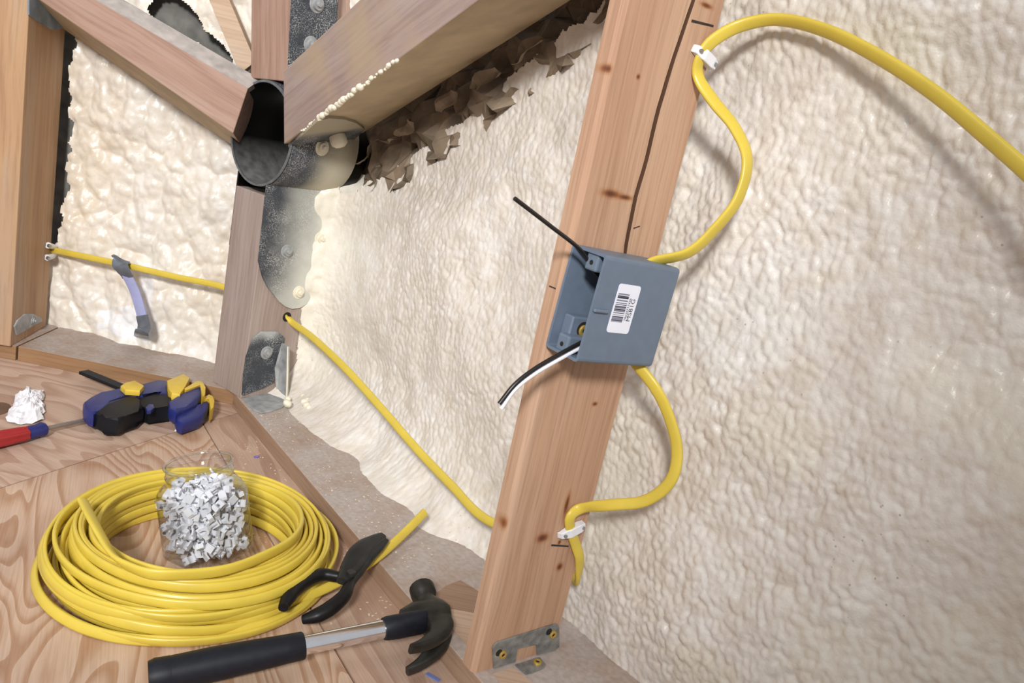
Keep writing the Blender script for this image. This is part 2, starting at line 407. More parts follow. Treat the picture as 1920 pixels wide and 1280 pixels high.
M_POST = wood('corner_post_wood', (.31, .235, .20), (.37, .295, .26), (.42, .345, .31), fine=150, seedv=8.4, dust_light=.3)
M_LSTUD = wood('amber_stud_wood', (.36, .20, .105), (.47, .285, .15), (.44, .32, .235), fine=90, seedv=3.3)
M_PLATE = wood('sole_plate_wood', (.27, .165, .10), (.36, .235, .155), (.42, .29, .20), fine=130, seedv=6.6, dust_light=.95)
M_PLATEB = wood('brown_sole_plate_wood', (.25, .135, .06), (.33, .19, .095), (.36, .22, .13), fine=130, seedv=9.6, dust_light=.95)
M_STRIP = wood('pale_strip_wood', (.50, .34, .22), (.58, .42, .29), (.64, .49, .36), fine=110, seedv=1.6)
M_PLY1 = plywood('plywood_face_coil', 2.05, 0.7, (.66, .49, .37), (.44, .25, .145), 26)
M_PLY2 = plywood('plywood_face_hammer', 2.19, 4.3, (.60, .44, .335), (.45, .29, .21), 13)
M_PLY3 = plywood('plywood_face_far', 2.85, 8.9, (.65, .49, .385), (.48, .31, .225), 13)

# ------------------------------------------------------------------ site geometry
ZP = .028                                        # top of the sole plates
a = V((.628, -.778, 0)).normalized()             # along the right wall, towards the camera
nA = V((.778, .628, 0)).normalized()             # into the right wall
A0 = V((-.482, 1.383, 0))
YB = 1.392                                       # front of the left wall's plate
def A(s, d, z): return A0 + a * s + nA * d + V((0, 0, z))
def sA(p): return (p - A0).dot(a)
q0 = onz(886, 1263, ZP); q1 = onz(1042, 1217, ZP)
us = (q1 - q0); SW = us.length; us.normalize()   # stud: depth direction
ns = V((us.y, -us.x, 0))                         # stud: towards the camera
UP = V((0, 0, 1))
def Sp(u, z, t): return q0 + us * u + ns * t + UP * (z - ZP)
def onS(px, py, t): return onp(px, py, q0 + ns * t, ns)
def onA(px, py, d): return onp(px, py, A0 + nA * d, nA)
pr = onz(451, 747, ZP)                           # corner post: right front edge
ax = V((math.cos(math.radians(-126)), math.sin(math.radians(-126)), 0))   # hub axis, into the room
tn = V((-ax.y, ax.x, 0))                         # to the right along the post's face
PW = .093

# ---------------------------------------------------------------- numpy noise
def _h(ix, iy, s):
    n = (ix.astype(np.int64) * 374761393 + iy.astype(np.int64) * 668265263 + s * 974711) & 0xffffffff
    n = ((n ^ (n >> 13)) * 1274126177) & 0xffffffff
    n = n ^ (n >> 16)
    return (n & 0xffff) / 65535.0
def vn(x, y, s=0):
    ix = np.floor(x); iy = np.floor(y); fx = x - ix; fy = y - iy
    fx = fx * fx * fx * (fx * (fx * 6 - 15) + 10); fy = fy * fy * fy * (fy * (fy * 6 - 15) + 10)
    return (_h(ix, iy, s) * (1 - fx) + _h(ix + 1, iy, s) * fx) * (1 - fy) + (_h(ix, iy + 1, s) * (1 - fx) + _h(ix + 1, iy + 1, s) * fx) * fy
def worley(x, y, s=0):
    ix = np.floor(x); iy = np.floor(y); f1 = np.full(x.shape, 9.0); f2 = np.full(x.shape, 9.0)
    for dx in (-1, 0, 1):
        for dy in (-1, 0, 1):
            cx = ix + dx; cy = iy + dy
            px = cx + _h(cx, cy, s + 11); py = cy + _h(cx, cy, s + 29)
            d = np.sqrt((px - x) ** 2 + (py - y) ** 2)
            f2 = np.minimum(f2, np.maximum(f1, d)); f1 = np.minimum(f1, d)
    return f1, f2
def grid_obj(name, P, keep, mat, parent=None, tint=None, smooth=True):
    """P: (ny,nx,3) world points; keep: (ny,nx) bool of vertices"""
    ny, nx, _ = P.shape
    idx = np.arange(ny * nx).reshape(ny, nx)
    q = np.stack([idx[:-1, :-1], idx[:-1, 1:], idx[1:, 1:], idx[1:, :-1]], -1).reshape(-1, 4)
    k = keep.reshape(-1); q = q[k[q].all(1)]
    used = np.zeros(ny * nx, bool); used[q.reshape(-1)] = True
    remap = np.cumsum(used) - 1; pts = P.reshape(-1, 3)[used]; q = remap[q]
    c = (pts.min(0) + pts.max(0)) / 2
    me = bpy.data.meshes.new(name)
    me.vertices.add(len(pts)); me.vertices.foreach_set('co', (pts - c).astype(np.float32).reshape(-1))
    me.loops.add(q.size); me.loops.foreach_set('vertex_index', q.reshape(-1).astype(np.int32))
    me.polygons.add(len(q)); me.polygons.foreach_set('loop_start', np.arange(0, q.size, 4, dtype=np.int32))
    me.polygons.foreach_set('use_smooth', np.full(len(q), smooth)); me.update(calc_edges=True)
    if tint is not None:
        at = me.color_attributes.new('tint', 'FLOAT_COLOR', 'POINT')
        at.data.foreach_set('color', tint.reshape(-1, 4)[used].astype(np.float32).reshape(-1))
    me.materials.append(mat)
    o = bpy.data.objects.new(name, me); COL.objects.link(o); o.location = c
    setp(o, parent); return o
def sstep(x, e0, e1):
    t = np.clip((x - e0) / (e1 - e0), 0, 1); return t * t * (3 - 2 * t)

# ================================================================ FLOOR
fl_poly = [(-2, -.6, -.018), (2.0, -.6, -.018), (1.2, .25, -.018), (-.36, 1.72, -.018), (-2, 1.72, -.018)]
floor = prism('floor', [V(p) for p in fl_poly], V((0, 0, -.02)), M_SHEATH); tag(floor, kind='structure')
J = onz(380, 793); N1 = onz(590, 1160); N2 = onz(660, 1280); W1 = onz(0, 915); CN = V((-.470, 1.345, 0))
dN = (N2 - N1).normalized(); Nend = N2 + dN * ((N2.y + .6) / -dN.y)
dW = (W1 - J).normalized(); Wend = W1 + dW * ((W1.y + .6) / -dW.y)
def inset(poly, g=.0009):
    c = sum(poly, V()) / len(poly); out = []
    n = len(poly)
    for i in range(n):
        p0, p1, p2 = poly[i - 1], poly[i], poly[(i + 1) % n]
        e1 = (p1 - p0).normalized(); e2 = (p2 - p1).normalized()
        n1 = V((-e1.y, e1.x, 0)); n2 = V((-e2.y, e2.x, 0)); bis = (n1 + n2)
        bis = bis / max(bis.dot(n1), .2)
        out.append(p1 + bis * g)
    return out
sheets = [([Wend, Nend, J], M_PLY1), ([Nend, V((2, -.6, 0)), V((1.2, .25, 0)), V((-.36, 1.70, 0)), V((-.46, 1.70, 0)), V((-.46, 1.36, 0)), J], M_PLY2),
          ([Wend, J, V((-.46, 1.36, 0)), V((-.46, 1.70, 0)), V((-2, 1.70, 0)), V((-2, -.6, 0))], M_PLY3)]
for poly, m in sheets:
    area2 = sum(poly[i].x * poly[(i + 1) % len(poly)].y - poly[(i + 1) % len(poly)].x * poly[i].y for i in range(len(poly)))
    if area2 < 0: poly = poly[::-1]
    poly = inset(poly, .0011 if m is not M_PLY3 else .0009)
    o = prism('plywood_sheet', poly, V((0, 0, -.0178)), m, floor)
    if m is M_PLY3: sheet_far = o
# dark knot at the left edge of the far sheet
kc = onz(-6, 766, 0.0004); lathe('knot', [(0.0, 0), (.020, 0), (.021, -.0012)], M_KNOT, frame(V((.9, .3, 0)), V((-.3, .9, 0)) * 1.5, UP, kc), sheet_far, n=20)
kc = onz(572, 1158, 0.0003); lathe('knot', [(0.0, 0), (.0035, 0), (.004, -.001)], M_KNOT, Matrix.Translation(kc), sheet_far, n=12)

# ================================================================ WALLS (sprayed foam)
# ---- right wall
sg = np.arange(-.06, 1.66, .0019); zg = np.arange(-.005, 1.06, .0019)
S_, Z_ = np.meshgrid(sg, zg)
big = vn(S_ / .17, Z_ / .13, 1) - .5; med = vn(S_ / .045 + 9, Z_ / .05, 2) - .5
wx = S_ / .0078 + 1.2 * (vn(S_ / .03, Z_ / .03, 5) - .5); wz = Z_ / .0104 + 1.2 * (vn(S_ / .03, Z_ / .03, 6) - .5) + S_ * 22
f1, f2 = worley(wx, wz, 3)
f1b, f2b = worley(S_ / .024 + vn(S_ / .05, Z_ / .05, 8), Z_ / .032 + vn(S_ / .05, Z_ / .05, 9), 4)
fine = vn(S_ / .0052, Z_ / .0062, 7) - .5
streak = vn(S_ / .006 + Z_ * 22, Z_ / .022 - S_ * 10, 15) - .5
leftness = 1 - sstep(S_, .45, .75)
amp = (.6 + .8 * vn(S_ / .13 + 4, Z_ / .11, 12)) * (.9 + .5 * sstep(S_, .55, .8))
h = .030 * big + .006 * med + amp * (.0025 * (1 - np.clip(f1, 0, 1) ** 2) + .0013 * (1 - f1b) + .0011 * fine + .0005 * streak * (leftness * .8 + .2))
base = .168 + 0 * S_
base -= leftness * .092 * np.exp(-np.clip(Z_ - .022, 0, 1) / .040) * (1 + .4 * (vn(S_ / .06, Z_ * 0, 14) - .5))
base -= .066 * np.exp(-np.clip(S_ + .02, 0, 9) / .050)
base += .012 * sstep(S_, .8, 1.2)
D_ = base - h
# upper edge of the foam under the sloping strut
e0 = onA(690, 352, .165); e1 = onA(1100, 22, .165)
def ztop(s): return e0.z + (s - sA(e0)) * (e1.z - e0.z) / (sA(e1) - sA(e0))
ragged = .020 * (vn(S_ / .03, Z_ / .03, 21) - .5) + .008 * (vn(S_ / .009, Z_ / .009, 22) - .5)
zt = ztop(S_) + ragged
zt2 = zt + np.where(S_ > sA(e0), .17, .14)
tip = np.exp(-(((S_ - sA(e0) + .03) / .035) ** 2)) * .05
keep = (Z_ < zt - tip * 0) | (Z_ > zt2)
hp = onA(655, 330, .15)
keep |= (S_ < sA(hp) - .012 + .01 * ragged / .01) & (Z_ < hp.z + .10)
PA = np.stack([A0.x + a.x * S_ + nA.x * D_, A0.y + a.y * S_ + nA.y * D_, Z_], -1)
tint = np.zeros(S_.shape + (4,)); 
wpal = np.exp(-np.clip(S_ + .03, 0, 9) / .10) * sstep(Z_, .02, .10) * (1 - sstep(Z_, .42, .5))
tint[..., 0] = .86; tint[..., 1] = .83; tint[..., 2] = .70; tint[..., 3] = np.clip(wpal * .8, 0, 1)
yel = np.clip((vn(S_ / .11 + 3, Z_ / .09, 31) - .62) * 2.2, 0, .5)
sel = tint[..., 3] < .05
tint[sel, 0] = .70; tint[sel, 1] = .65; tint[sel, 2] = .52; tint[sel, 3] = (yel * sstep(S_, .5, .9))[sel]
wall_r = grid_obj('wall_right', PA, keep, M_FOAM_R, None, tint); tag(wall_r, kind='structure')
# board behind the foam
prism('sheathing_board', [A(-.12, .255, -.02), A(1.7, .255, -.02), A(1.7, .255, 1.1), A(-.12, .255, 1.1)], nA * .012, M_SHEATH, wall_r)

# ---- left wall
xg = np.arange(-1.60, -.30, .0026); zg = np.arange(-.005, 1.06, .0026)
X_, Z_ = np.meshgrid(xg, zg)
bx = X_ / .036 + .9 * vn(X_ / .06, Z_ / .06, 41); bz = Z_ / .046 + .9 * vn(X_ / .06, Z_ / .06, 42)
g1, g2 = worley(bx, bz, 43)
g1b, g2b = worley(X_ / .016 + vn(X_ / .03, Z_ / .03, 44), Z_ / .020, 45)
hB = .026 * (vn(X_ / .10, Z_ / .12, 46) - .5) + .014 * (1 - np.clip(g1, 0, 1) ** 2) + .0045 * (1 - g1b) + .0016 * (vn(X_ / .006, Z_ / .008, 47) - .5) + .007 * (vn(X_ / .022, Z_ / .03, 48) - .5)
YY = 1.545 - hB
YY -= .030 * np.exp(-np.clip(Z_ - .02, 0, 1) / .028) * (.4 + 1.2 * vn(X_ / .07, Z_ * 0 + 3.3, 51)) * sstep(X_, -.95, -.75)
lft = onp(124, 300, V((0, 1.53, 0)), V((0, 1, 0))).x
edge = lft + .012 * (vn(X_ * 0 + 1.3, Z_ / .035, 52) - .5) + .010 * (vn(X_ * 0, Z_ / .012, 53) - .5) - .045 * (1 - sstep(Z_, .12, .22))
keepB = (X_ > edge) | (X_ < -.995)
# dark hole in the foam over the left strut
hc = onp(345, 40, V((0, 1.55, 0)), V((0, 1, 0))); hc2 = onp(405, 85, V((0, 1.55, 0)), V((0, 1, 0)))
rg = vn(X_ / .012, Z_ / .012, 61) * .5 + vn(X_ / .03, Z_ / .03, 62)
keepB &= ~(((((X_ - hc.x) / .060) ** 2 + ((Z_ - hc.z + .3 * (X_ - hc.x)) / .030) ** 2) < .45 + .8 * rg) | ((((X_ - hc2.x) / .05) ** 2 + ((Z_ - hc2.z + .5 * (X_ - hc2.x)) / .016) ** 2) < .4 + .6 * rg))
PB = np.stack([X_, YY, Z_], -1)
tB = np.zeros(X_.shape + (4,)); tB[..., :3] = (.86, .87, .89)
sm0 = onp(265, 590, V((0, 1.53, 0)), V((0, 1, 0)))
smx = X_ - sm0.x; smz = Z_ - sm0.z
sm = ((smx < .022 + .02 * smz) & (smx > -.09 + 0 * smz) & (smz < .012 + .45 * (smx + .03)) & (smz > -.05)) | ((smx > -.012) & (smx < .026 - .1 * smz) & (smz < .105) & (smz > -.05))
tB[..., 3] = sm * .85 * sstep(vn(X_ / .012, Z_ / .012, 71), .05, .3)
wall_l = grid_obj('wall_left', PB, keepB, M_FOAM_L, None, tB); tag(wall_l, kind='structure')
prism('sheathing_board', [V((-1.65, 1.575, -.02)), V((-.25, 1.575, -.02)), V((-.25, 1.575, 1.1)), V((-1.65, 1.575, 1.1))], V((0, .012, 0)), M_FELT, wall_l)

# ================================================================ SOLE PLATES
pA = hexa('sole_plate', [A(.0, 0, 0), A(-.03, .19, 0), A(-.03, .19, ZP), A(.0, 0, ZP), A(1.55, 0, 0), A(1.55, .19, 0), A(1.55, .19, ZP), A(1.55, 0, ZP)], M_PLATE, None, .0012)
tag(pA, 'dusty wooden floor plate running under the stud along the right wall', 'plate')
def patch(poly, m):
    prism('bare_wood_patch', [onz(*q_, ZP + .0009) for q_ in poly], V((0, 0, -.0008)), m, pA)
M_BARE1 = wood('brown_bare_wood', (.25, .15, .095), (.33, .21, .14), (.37, .25, .18), fine=130, seedv=12.1)
M_BARE2 = wood('pale_bare_wood', (.40, .27, .18), (.49, .34, .24), (.54, .39, .29), fine=130, seedv=13.1)
patch([(815, 1114), (836, 1098), (863, 1087), (878, 1096), (905, 1113), (900, 1150), (880, 1146), (834, 1138)], M_BARE1)
patch([(834, 1139), (880, 1147), (900, 1152), (884, 1220), (868, 1200), (842, 1172)], M_BARE2)
patch([(925, 1262), (962, 1250), (1005, 1284), (1040, 1320), (970, 1320)], M_BARE2)
cxB = -.489
pB = hexa('sole_plate', [V((cxB + .012, YB, 0)), V((cxB + .10, YB + .19, 0)), V((cxB + .10, YB + .19, ZP)), V((cxB + .012, YB, ZP)), V((-.888, YB - .010, 0)), V((-.905, YB + .19, 0)), V((-.905, YB + .19, ZP)), V((-.888, YB - .010, ZP))], M_PLATEB, None, .0012)
tag(pB, 'dusty brown floor plate behind the bar clamp along the left wall', 'plate')
pC = hexa('sole_plate', [V((-.891, YB - .012, 0)), V((-.908, YB + .19, 0)), V((-.908, YB + .19, ZP)), V((-.891, YB - .012, ZP)), V((-1.5, YB - .03, 0)), V((-1.5, YB + .19, 0)), V((-1.5, YB + .19, ZP)), V((-1.5, YB - .03, ZP))], M_PLATEB, None, .0012)
tag(pC, 'short end of floor plate at the left edge under the amber stud', 'plate')

# ================================================================ MAIN STUD with its long split
def inS(px, py):
    p = onS(px, py, 0); return (p - q0).dot(us), p.z
crk = [inS(1309, -35), inS(1300.6, 0), inS(1267, 97), inS(1235, 202), inS(1209, 311), inS(1190, 375), inS(1172, 470), inS(1169, 500), inS(1166, 522)]
cw = [.0044, .0046, .0048, .0054, .0052, .0052, .0050, .003, .0002]
crk = [(u_, z_, w_) for (u_, z_), w_ in zip(crk, cw)][::-1]
ST = .0245; ZT = .92
def crack_at(z):
    if z <= crk[0][1]: return crk[0][0], 0.0
    for (u0, z0, w0), (u1, z1, w1) in zip(crk, crk[1:]):
        if z0 <= z <= z1:
            f = (z - z0) / (z1 - z0); return u0 + (u1 - u0) * f, w0 + (w1 - w0) * f
    return crk[-1][0] + (z - crk[-1][1]) * .18, crk[-1][2]
u_mid = SW / 2; Mst = frame(UP, us, ns, Sp(0, ZP, 0))     # local x up, y depth, z towards camera
def profile(z):
    W_ = SW + .0015 + .0085 * (z - ZP) / .72
    uc, wc = crack_at(z); g = .0048
    uc += .0002 * math.sin(z * 120)
    dp = .012 if wc > 0 else 0
    return [(g * .3, -g * .3), (g, 0), (uc - wc / 2, 0), (uc - wc * .3, -dp), (uc + wc * .3, -dp), (uc + wc / 2, 0), (W_ - g, 0), (W_, -g), (W_, -ST + g), (W_ - g, -ST), (g, -ST), (0, -ST + g), (0, -g)]
zs = [ZP, ZP + .001] + [ZP + .02 * k for k in range(1, 20)] + [ZP + .39 + .012 * k for k in range(42)]
zs = [z for z in zs if z < ZT] + [ZT]
vs = []; fs = []; mi = []
for z in zs:
    f = (z - ZP) / .72
    for (u_, t_) in profile(z): vs.append((z - ZP, u_, t_))
m_ = 13
for i in range(len(zs) - 1):
    for k in range(m_): fs.append((i * m_ + k, i * m_ + (k + 1) % m_, (i + 1) * m_ + (k + 1) % m_, (i + 1) * m_ + k))
fs.append(tuple(range(m_))); fs.append(tuple((len(zs) - 1) * m_ + k for k in range(m_)))
def kn(px, py, s, kl=1.6, kw=.8):
    u_, z_ = inS(px, py); return (z_ - ZP, u_, 0.0, s, kl, kw)
M_STUD = wood('fir_stud_wood', (.40, .22, .135), (.50, .305, .195), (.57, .38, .26), knots=[kn(947, 984, .0058, 2.0, .8), kn(1018, 1008, .011, .8, 1.3), kn(1050, 1062, .008, 1, 1), kn(1145, 363, .013, .5, 1.6), kn(1172, 370, .011, .4, 1.5), kn(1147, 130, .0055, 1.2, .8), kn(1050, 1016, .005, 1, .8), kn(1328, 12, .010, .4, 1.4), kn(1117, 757, .005, .8, 1.2), kn(1200, 145, .004, 1, 1), kn(1065, 945, .009, 2.5, .6)], fine=190, seedv=.4)
stud = mesh('wall_stud', vs, fs, M_STUD, None, False, Mst)
stud.data.materials.append(M_CRACK)  # groove faces get the shade of the split as colour
for k, p in enumerate(stud.data.polygons):
    if k < (len(zs) - 1) * m_ and k % m_ in (2, 3, 4) and zs[k // m_] > crk[0][1]: p.material_index = 1
tag(stud, 'tall reddish fir stud with a long split carrying the grey box', 'stud')
def mark(p0, p1, wd):
    a0 = onS(*p0, .0003); a1 = onS(*p1, .0003); d = (a1 - a0).normalized(); s_ = ns.cross(d) * wd
    prism('pencil_mark', [a0 - s_, a1 - s_ * .8, a1 + s_ * .8, a0 + s_], -ns * .0006, M_PENCIL, stud)
mark((1034, 1022), (1066, 1024), .0011); mark((1297, 39), (1338, 49), .0012); 
fa = onp(1030, 536, q0, us) - us * .0003; fb_ = onp(1042, 541, q0, us) - us * .0003; fs_ = us.cross((fb_ - fa).normalized()) * .0006
prism('pencil_mark', [fa - fs_, fb_ - fs_, fb_ + fs_, fa + fs_], us * .0006, M_PENCIL, stud)
mark((1188, 428), (1200, 424), .0006)

# ================================================================ CORNER POST and LEFT STUD
zpt = onp(470, 357, pr, ax).z
fl = pr - tn * PW
pd = .145
post = hexa('corner_post', [pr + ax * 0, fl, fl - ax * pd, pr - ax * pd] + [p + UP * (zpt - ZP) for p in (pr, fl, fl - ax * pd, pr - ax * pd)], M_POST, None, .0015)
tag(post, 'weathered corner post standing below the black round hub', 'post')
hol = onp(538, 594, pr, tn)
lathe('cable_hole', [(0, .0006), (.009, .0006), (.0093, 0)], M_HOLE, zframe(hol, tn), post, n=16)
dg = np.arange(.070, .175, .0022); zg2 = np.arange(.030, .46, .0022)
D2, Z2 = np.meshgrid(dg, zg2)
ed = .100 + .022 * (vn(D2 * 0 + 2.2, Z2 / .05, 81) - .5) + .012 * (vn(D2 / .02, Z2 / .02, 82) - .5) + .02 * sstep(Z2, .15, .05) 
H2 = np.clip(D2 - ed, 0, 1) * .55 + .004 * (vn(D2 / .011, Z2 / .012, 83) - .5) * sstep(D2, ed, ed + .02)
PO = np.stack([pr.x - ax.x * D2 + tn.x * H2, pr.y - ax.y * D2 + tn.y * H2, Z2], -1)
t2 = np.zeros(D2.shape + (4,)); t2[..., :3] = (.86, .83, .70); t2[..., 3] = .6
grid_obj('foam_edge', PO, D2 > ed - .003, M_FOAM_R, wall_r, t2)
bl = V((-.896, 1.372, ZP)); bd = (V((-.926, 1.540, 0)) - V((-.896, 1.372, 0))).normalized()
bs = V((bd.y, -bd.x, 0))             # right-hand side normal of left stud
lst = hexa('left_stud', [bl, bl - bs * .055, bl - bs * .055 + bd * .15, bl + bd * .15] + [p + UP * .72 for p in (bl, bl - bs * .055, bl - bs * .055 + bd * .15, bl + bd * .15)], M_LSTUD, None, .0015)
tag(lst, 'amber brown stud at the left edge of the picture', 'stud')
def onL(px, py, t=0.0): return onp(px, py, bl + bs * t, bs)

# ================================================================ STRUTS
# right sloping strut: bottom front edge, top front edge, tilted section
sd0 = onp(534, 269, pr, nA); sd1 = onp(880, 13, pr, nA); sdir = (sd1 - sd0).normalized()
upn = (UP - sdir * sdir.z); upn = (upn - nA * upn.dot(nA)).normalized()
tl = math.radians(17)
dep = (nA * math.cos(tl) + upn * math.sin(tl)); wid = (upn * math.cos(tl) - nA * math.sin(tl))
SL = .095
b0 = sd0 - sdir * .004; b1 = b0 + sdir * 1.15
t0_ = b0 + wid * SL - sdir * .006
tl0 = onp(541, 165, b0, wid.cross(sdir)) ; tl0 = b0 + sdir * (tl0 - b0).dot(sdir) + wid * SL
strut = hexa('sloping_strut', [b0, tl0, tl0 + dep * .15, b0 + dep * .15] + [p + sdir * 1.15 for p in (b0, b0 + wid * SL, b0 + wid * SL + dep * .15, b0 + dep * .15)], M_BEAMD, None, .0015)
tag(strut, 'dusty grey brown timber strut rising right from the black hub', 'strut')
M_TAN = plain('tan_overspray_wood', (.52, .41, .265), .75, var=.14, scale=26, bump=.0008)
def under(o, dvec):
    o.data.materials.append(M_TAN); m3 = wm(o).to_3x3()
    for p in o.data.polygons:
        if (m3 @ p.normal).dot(dvec) > .75: p.material_index = 1
under(strut, -wid)
# foam bead along its lower front edge
beads = []
bmx = bmesh.new()
for k in range(46):
    f = k / 45; px = 600 + (800 - 600) * f + random.uniform(-3, 3)
    s_ = .075 + .30 * f + random.uniform(-.004, .004)
    p = b0 + sdir * s_ - dep * .0 + wid * random.uniform(-.001, .002)
    r = random.uniform(.0018, .0045) * (1.15 if .2 < f < .7 else .75)
    q = bmesh.ops.create_icosphere(bmx, subdivisions=2, radius=r)
    for v in q['verts']: v.co = p + v.co * 1.0 + v.co.normalized() * .0006 * mnoise.noise(v.co * 400 + V((k, 0, 0))) + sdir * v.co.dot(sdir) * .6
bead = bm_obj('foam_bead', bmx, M_FOAMW, strut, smooth=True); bead['kind'] = 'stuff'
# left sloping strut
yB = V((0, 1.384, 0)); nB = V((0, 1, 0))
l0 = onp(437, 250, yB, nB); l1 = onp(75, 0, yB, nB); u0_ = onp(465, 165, yB, nB); u1_ = onp(180, 0, yB, nB)
ld = (l1 - l0).normalized(); ud = (u1_ - u0_).normalized()
wl = (UP - ld * ld.z); wl = (wl - nB * wl.dot(nB)).normalized(); tl2 = math.radians(-20)
dep2 = nB * math.cos(tl2) + wl * math.sin(tl2)
l1 = l0 + ld * .75; u1_ = u0_ + ud * .75
strutl = hexa('sloping_strut', [l0, u0_, u0_ + dep2 * .14, l0 + dep2 * .14, l1, u1_, u1_ + dep2 * .14, l1 + dep2 * .14], M_BEAM, None, .0015)
under(strutl, -wl)
ch0 = u0_ + nB * .002; ch1 = u1_ + nB * .002
prism('dusty_edge', [ch0 - ld * .0, ch1, ch1 + nB * .03 + wl * .020, ch0 + nB * .03 + wl * .020], nB * .004 - wl * .014, plain('dust_caked_edge', (.40, .36, .33), .85, var=.25, scale=40, bump=.001), strutl)
tag(strutl, 'reddish timber strut rising left from the hub over the left stud', 'strut')
# upright strut above the hub
pv = [onp(470, 146, pr, ax), onp(543, 153, pr, ax), onp(547, -60, pr, ax), onp(472, -60, pr, ax)]
pv[2] = pv[1] + (pv[2] - pv[1]) * 2.2; pv[3] = pv[0] + (pv[3] - pv[0]) * 2.2
strutu = hexa('upright_strut', [pv[0], pv[1], pv[1] - ax * .14, pv[0] - ax * .14, pv[3], pv[2], pv[2] - ax * .14, pv[3] - ax * .14], M_BEAM, None, .0012)
tag(strutu, 'upright reddish timber strut directly above the black hub', 'strut')
# thin pale strip left of it
yS = V((0, 1.47, 0))
sp = [onp(*p, yS, nB) for p in ((386, -14), (424, -14), (472, 100), (473, 120), (450, 138))]
strip = prism('wood_strip', sp, V((0, .018, 0)), M_STRIP, None, .0008)
tag(strip, 'thin pale wood strip slanting between the left strut and upright strut', 'strip')

# ================================================================ HUB
hc0 = onp(490, 250, pr, ax)
HC = hc0 + tn * .004
R = .0885
hub = thing('steel_hub', HC, 'round black steel pipe hub joining the corner post and struts', 'hub')
zf = zframe(HC + ax * .004, ax, UP)
lathe('pipe', [(R - .0005, 0), (R - .004, 0), (R - .004, -.165), (R - .0005, -.165), (R - .0005, 0)], M_STEELHUB, zf, hub, n=56, sharp=50)
lathe('rim', [(R - .0045, -.001), (R - .0042, .0006), (R - .0002, .0006), (R + .0001, -.001), (R - .0045, -.001)], M_RIM, zf, hub, n=56, sharp=50)
skirt = lathe('outer_skin', [(R + .0005, -.002), (R + .0005, -.012), (R + .0005, -.025), (R + .0005, -.04), (R + .0005, -.055), (R + .0005, -.07), (R + .0005, -.085), (R + .0005, -.10), (R + .0005, -.12), (R + .0005, -.14)], M_EAR, zf, hub, n=56, sharp=50, cap=False)
lathe('pipe_back', [(0, -.160), (R - .003, -.160), (R - .003, -.166), (0, -.166)], M_STEELHUB, zf, hub, n=40)
def tinted(o, fn):
    at = o.data.color_attributes.new('tint', 'FLOAT_COLOR', 'POINT'); m = wm(o)
    for i, v in enumerate(o.data.vertices): at.data[i].color = fn(m @ v.co)
crm = (.80, .77, .66)
def skin_tint(p):
    d = -(p - pr).dot(ax); nz_ = mnoise.noise(p * 26) * .5
    return (.62, .57, .44, max(0, min(.9, (d - .045 + .03 * nz_) / .05)))
tinted(skirt, skin_tint)
def plate_grid(name, poly, n, th, mat, parent, fn, step=.006):
    """flat plate with an outline, tessellated so that the overspray cover can vary over it"""
    bm = bmesh.new(); f = bm.faces.new([bm.verts.new(V(p)) for p in poly])
    n = V(n).normalized()
    x = (V(poly[1]) - V(poly[0])).normalized(); x = (x - n * x.dot(n)).normalized(); y = n.cross(x)
    for d in (x, y):
        vals = [v.co.dot(d) for v in bm.verts]; c = min(vals) + step
        while c < max(vals):
            bmesh.ops.bisect_plane(bm, geom=list(bm.verts) + list(bm.edges) + list(bm.faces), plane_co=d * c, plane_no=d); c += step
    r = bmesh.ops.extrude_face_region(bm, geom=list(bm.faces))
    for v in r['geom']:
        if isinstance(v, bmesh.types.BMVert): v.co -= n * th
    o = bm_obj(name, bm, mat, parent); tinted(o, fn); return o
def bolt(parent, p, n, r, mat, stub=True, big=1.0):
    o = lathe('bolt', [(0, r * 1.05), (r * .42, r * 1.05), (r * .46, r * .95), (r * .46, r * .62), (r * .95, r * .62), (r, r * .5), (r, .0012), (r * 1.45, .0012), (r * 1.5, 0)], mat, zframe(p, n), parent, n=14, sharp=50)
    return o
def ear_tint(p):
    d = -(p - pr).dot(ax); nz_ = mnoise.noise(p * 24) * .5 + mnoise.noise(p * 90) * .25
    t = (d - .018 + .035 * nz_) / .105 + max(0, (.30 - p.z) * 2.6)
    return (.66, .665, .60, max(0, min(.93, t)))
earo = pr + tn * .0045
def onE(px, py): return onp(px, py, earo, tn)
ep = [onE(*q) for q in ((512, 338), (501, 350), (486, 490), (494, 521), (503, 539), (524, 566), (536, 575), (548, 579), (562, 577), (578, 568), (596, 540), (622, 440), (622, 345), (590, 335))]
ear = plate_grid('ear_plate', ep, tn, .0045, M_EAR, hub, ear_tint)
for q, r, m in (((538, 471), .0085, M_GALVD), ((560, 548), .0085, M_FOAMW), ((601, 447), .0090, M_FOAMW)): bolt(ear, onE(*q), tn, r, m)
# left ear of the post (seen edge on)
el = fl - tn * .0005 + ax * .001
elp = [el + UP * (z_ - ZP) - ax * d_ for z_, d_ in ((.290, .004), (.270, .10), (.424, .13), (.424, .004))]
prism('ear_plate', elp, -tn * .004, M_STEELHUB, hub)
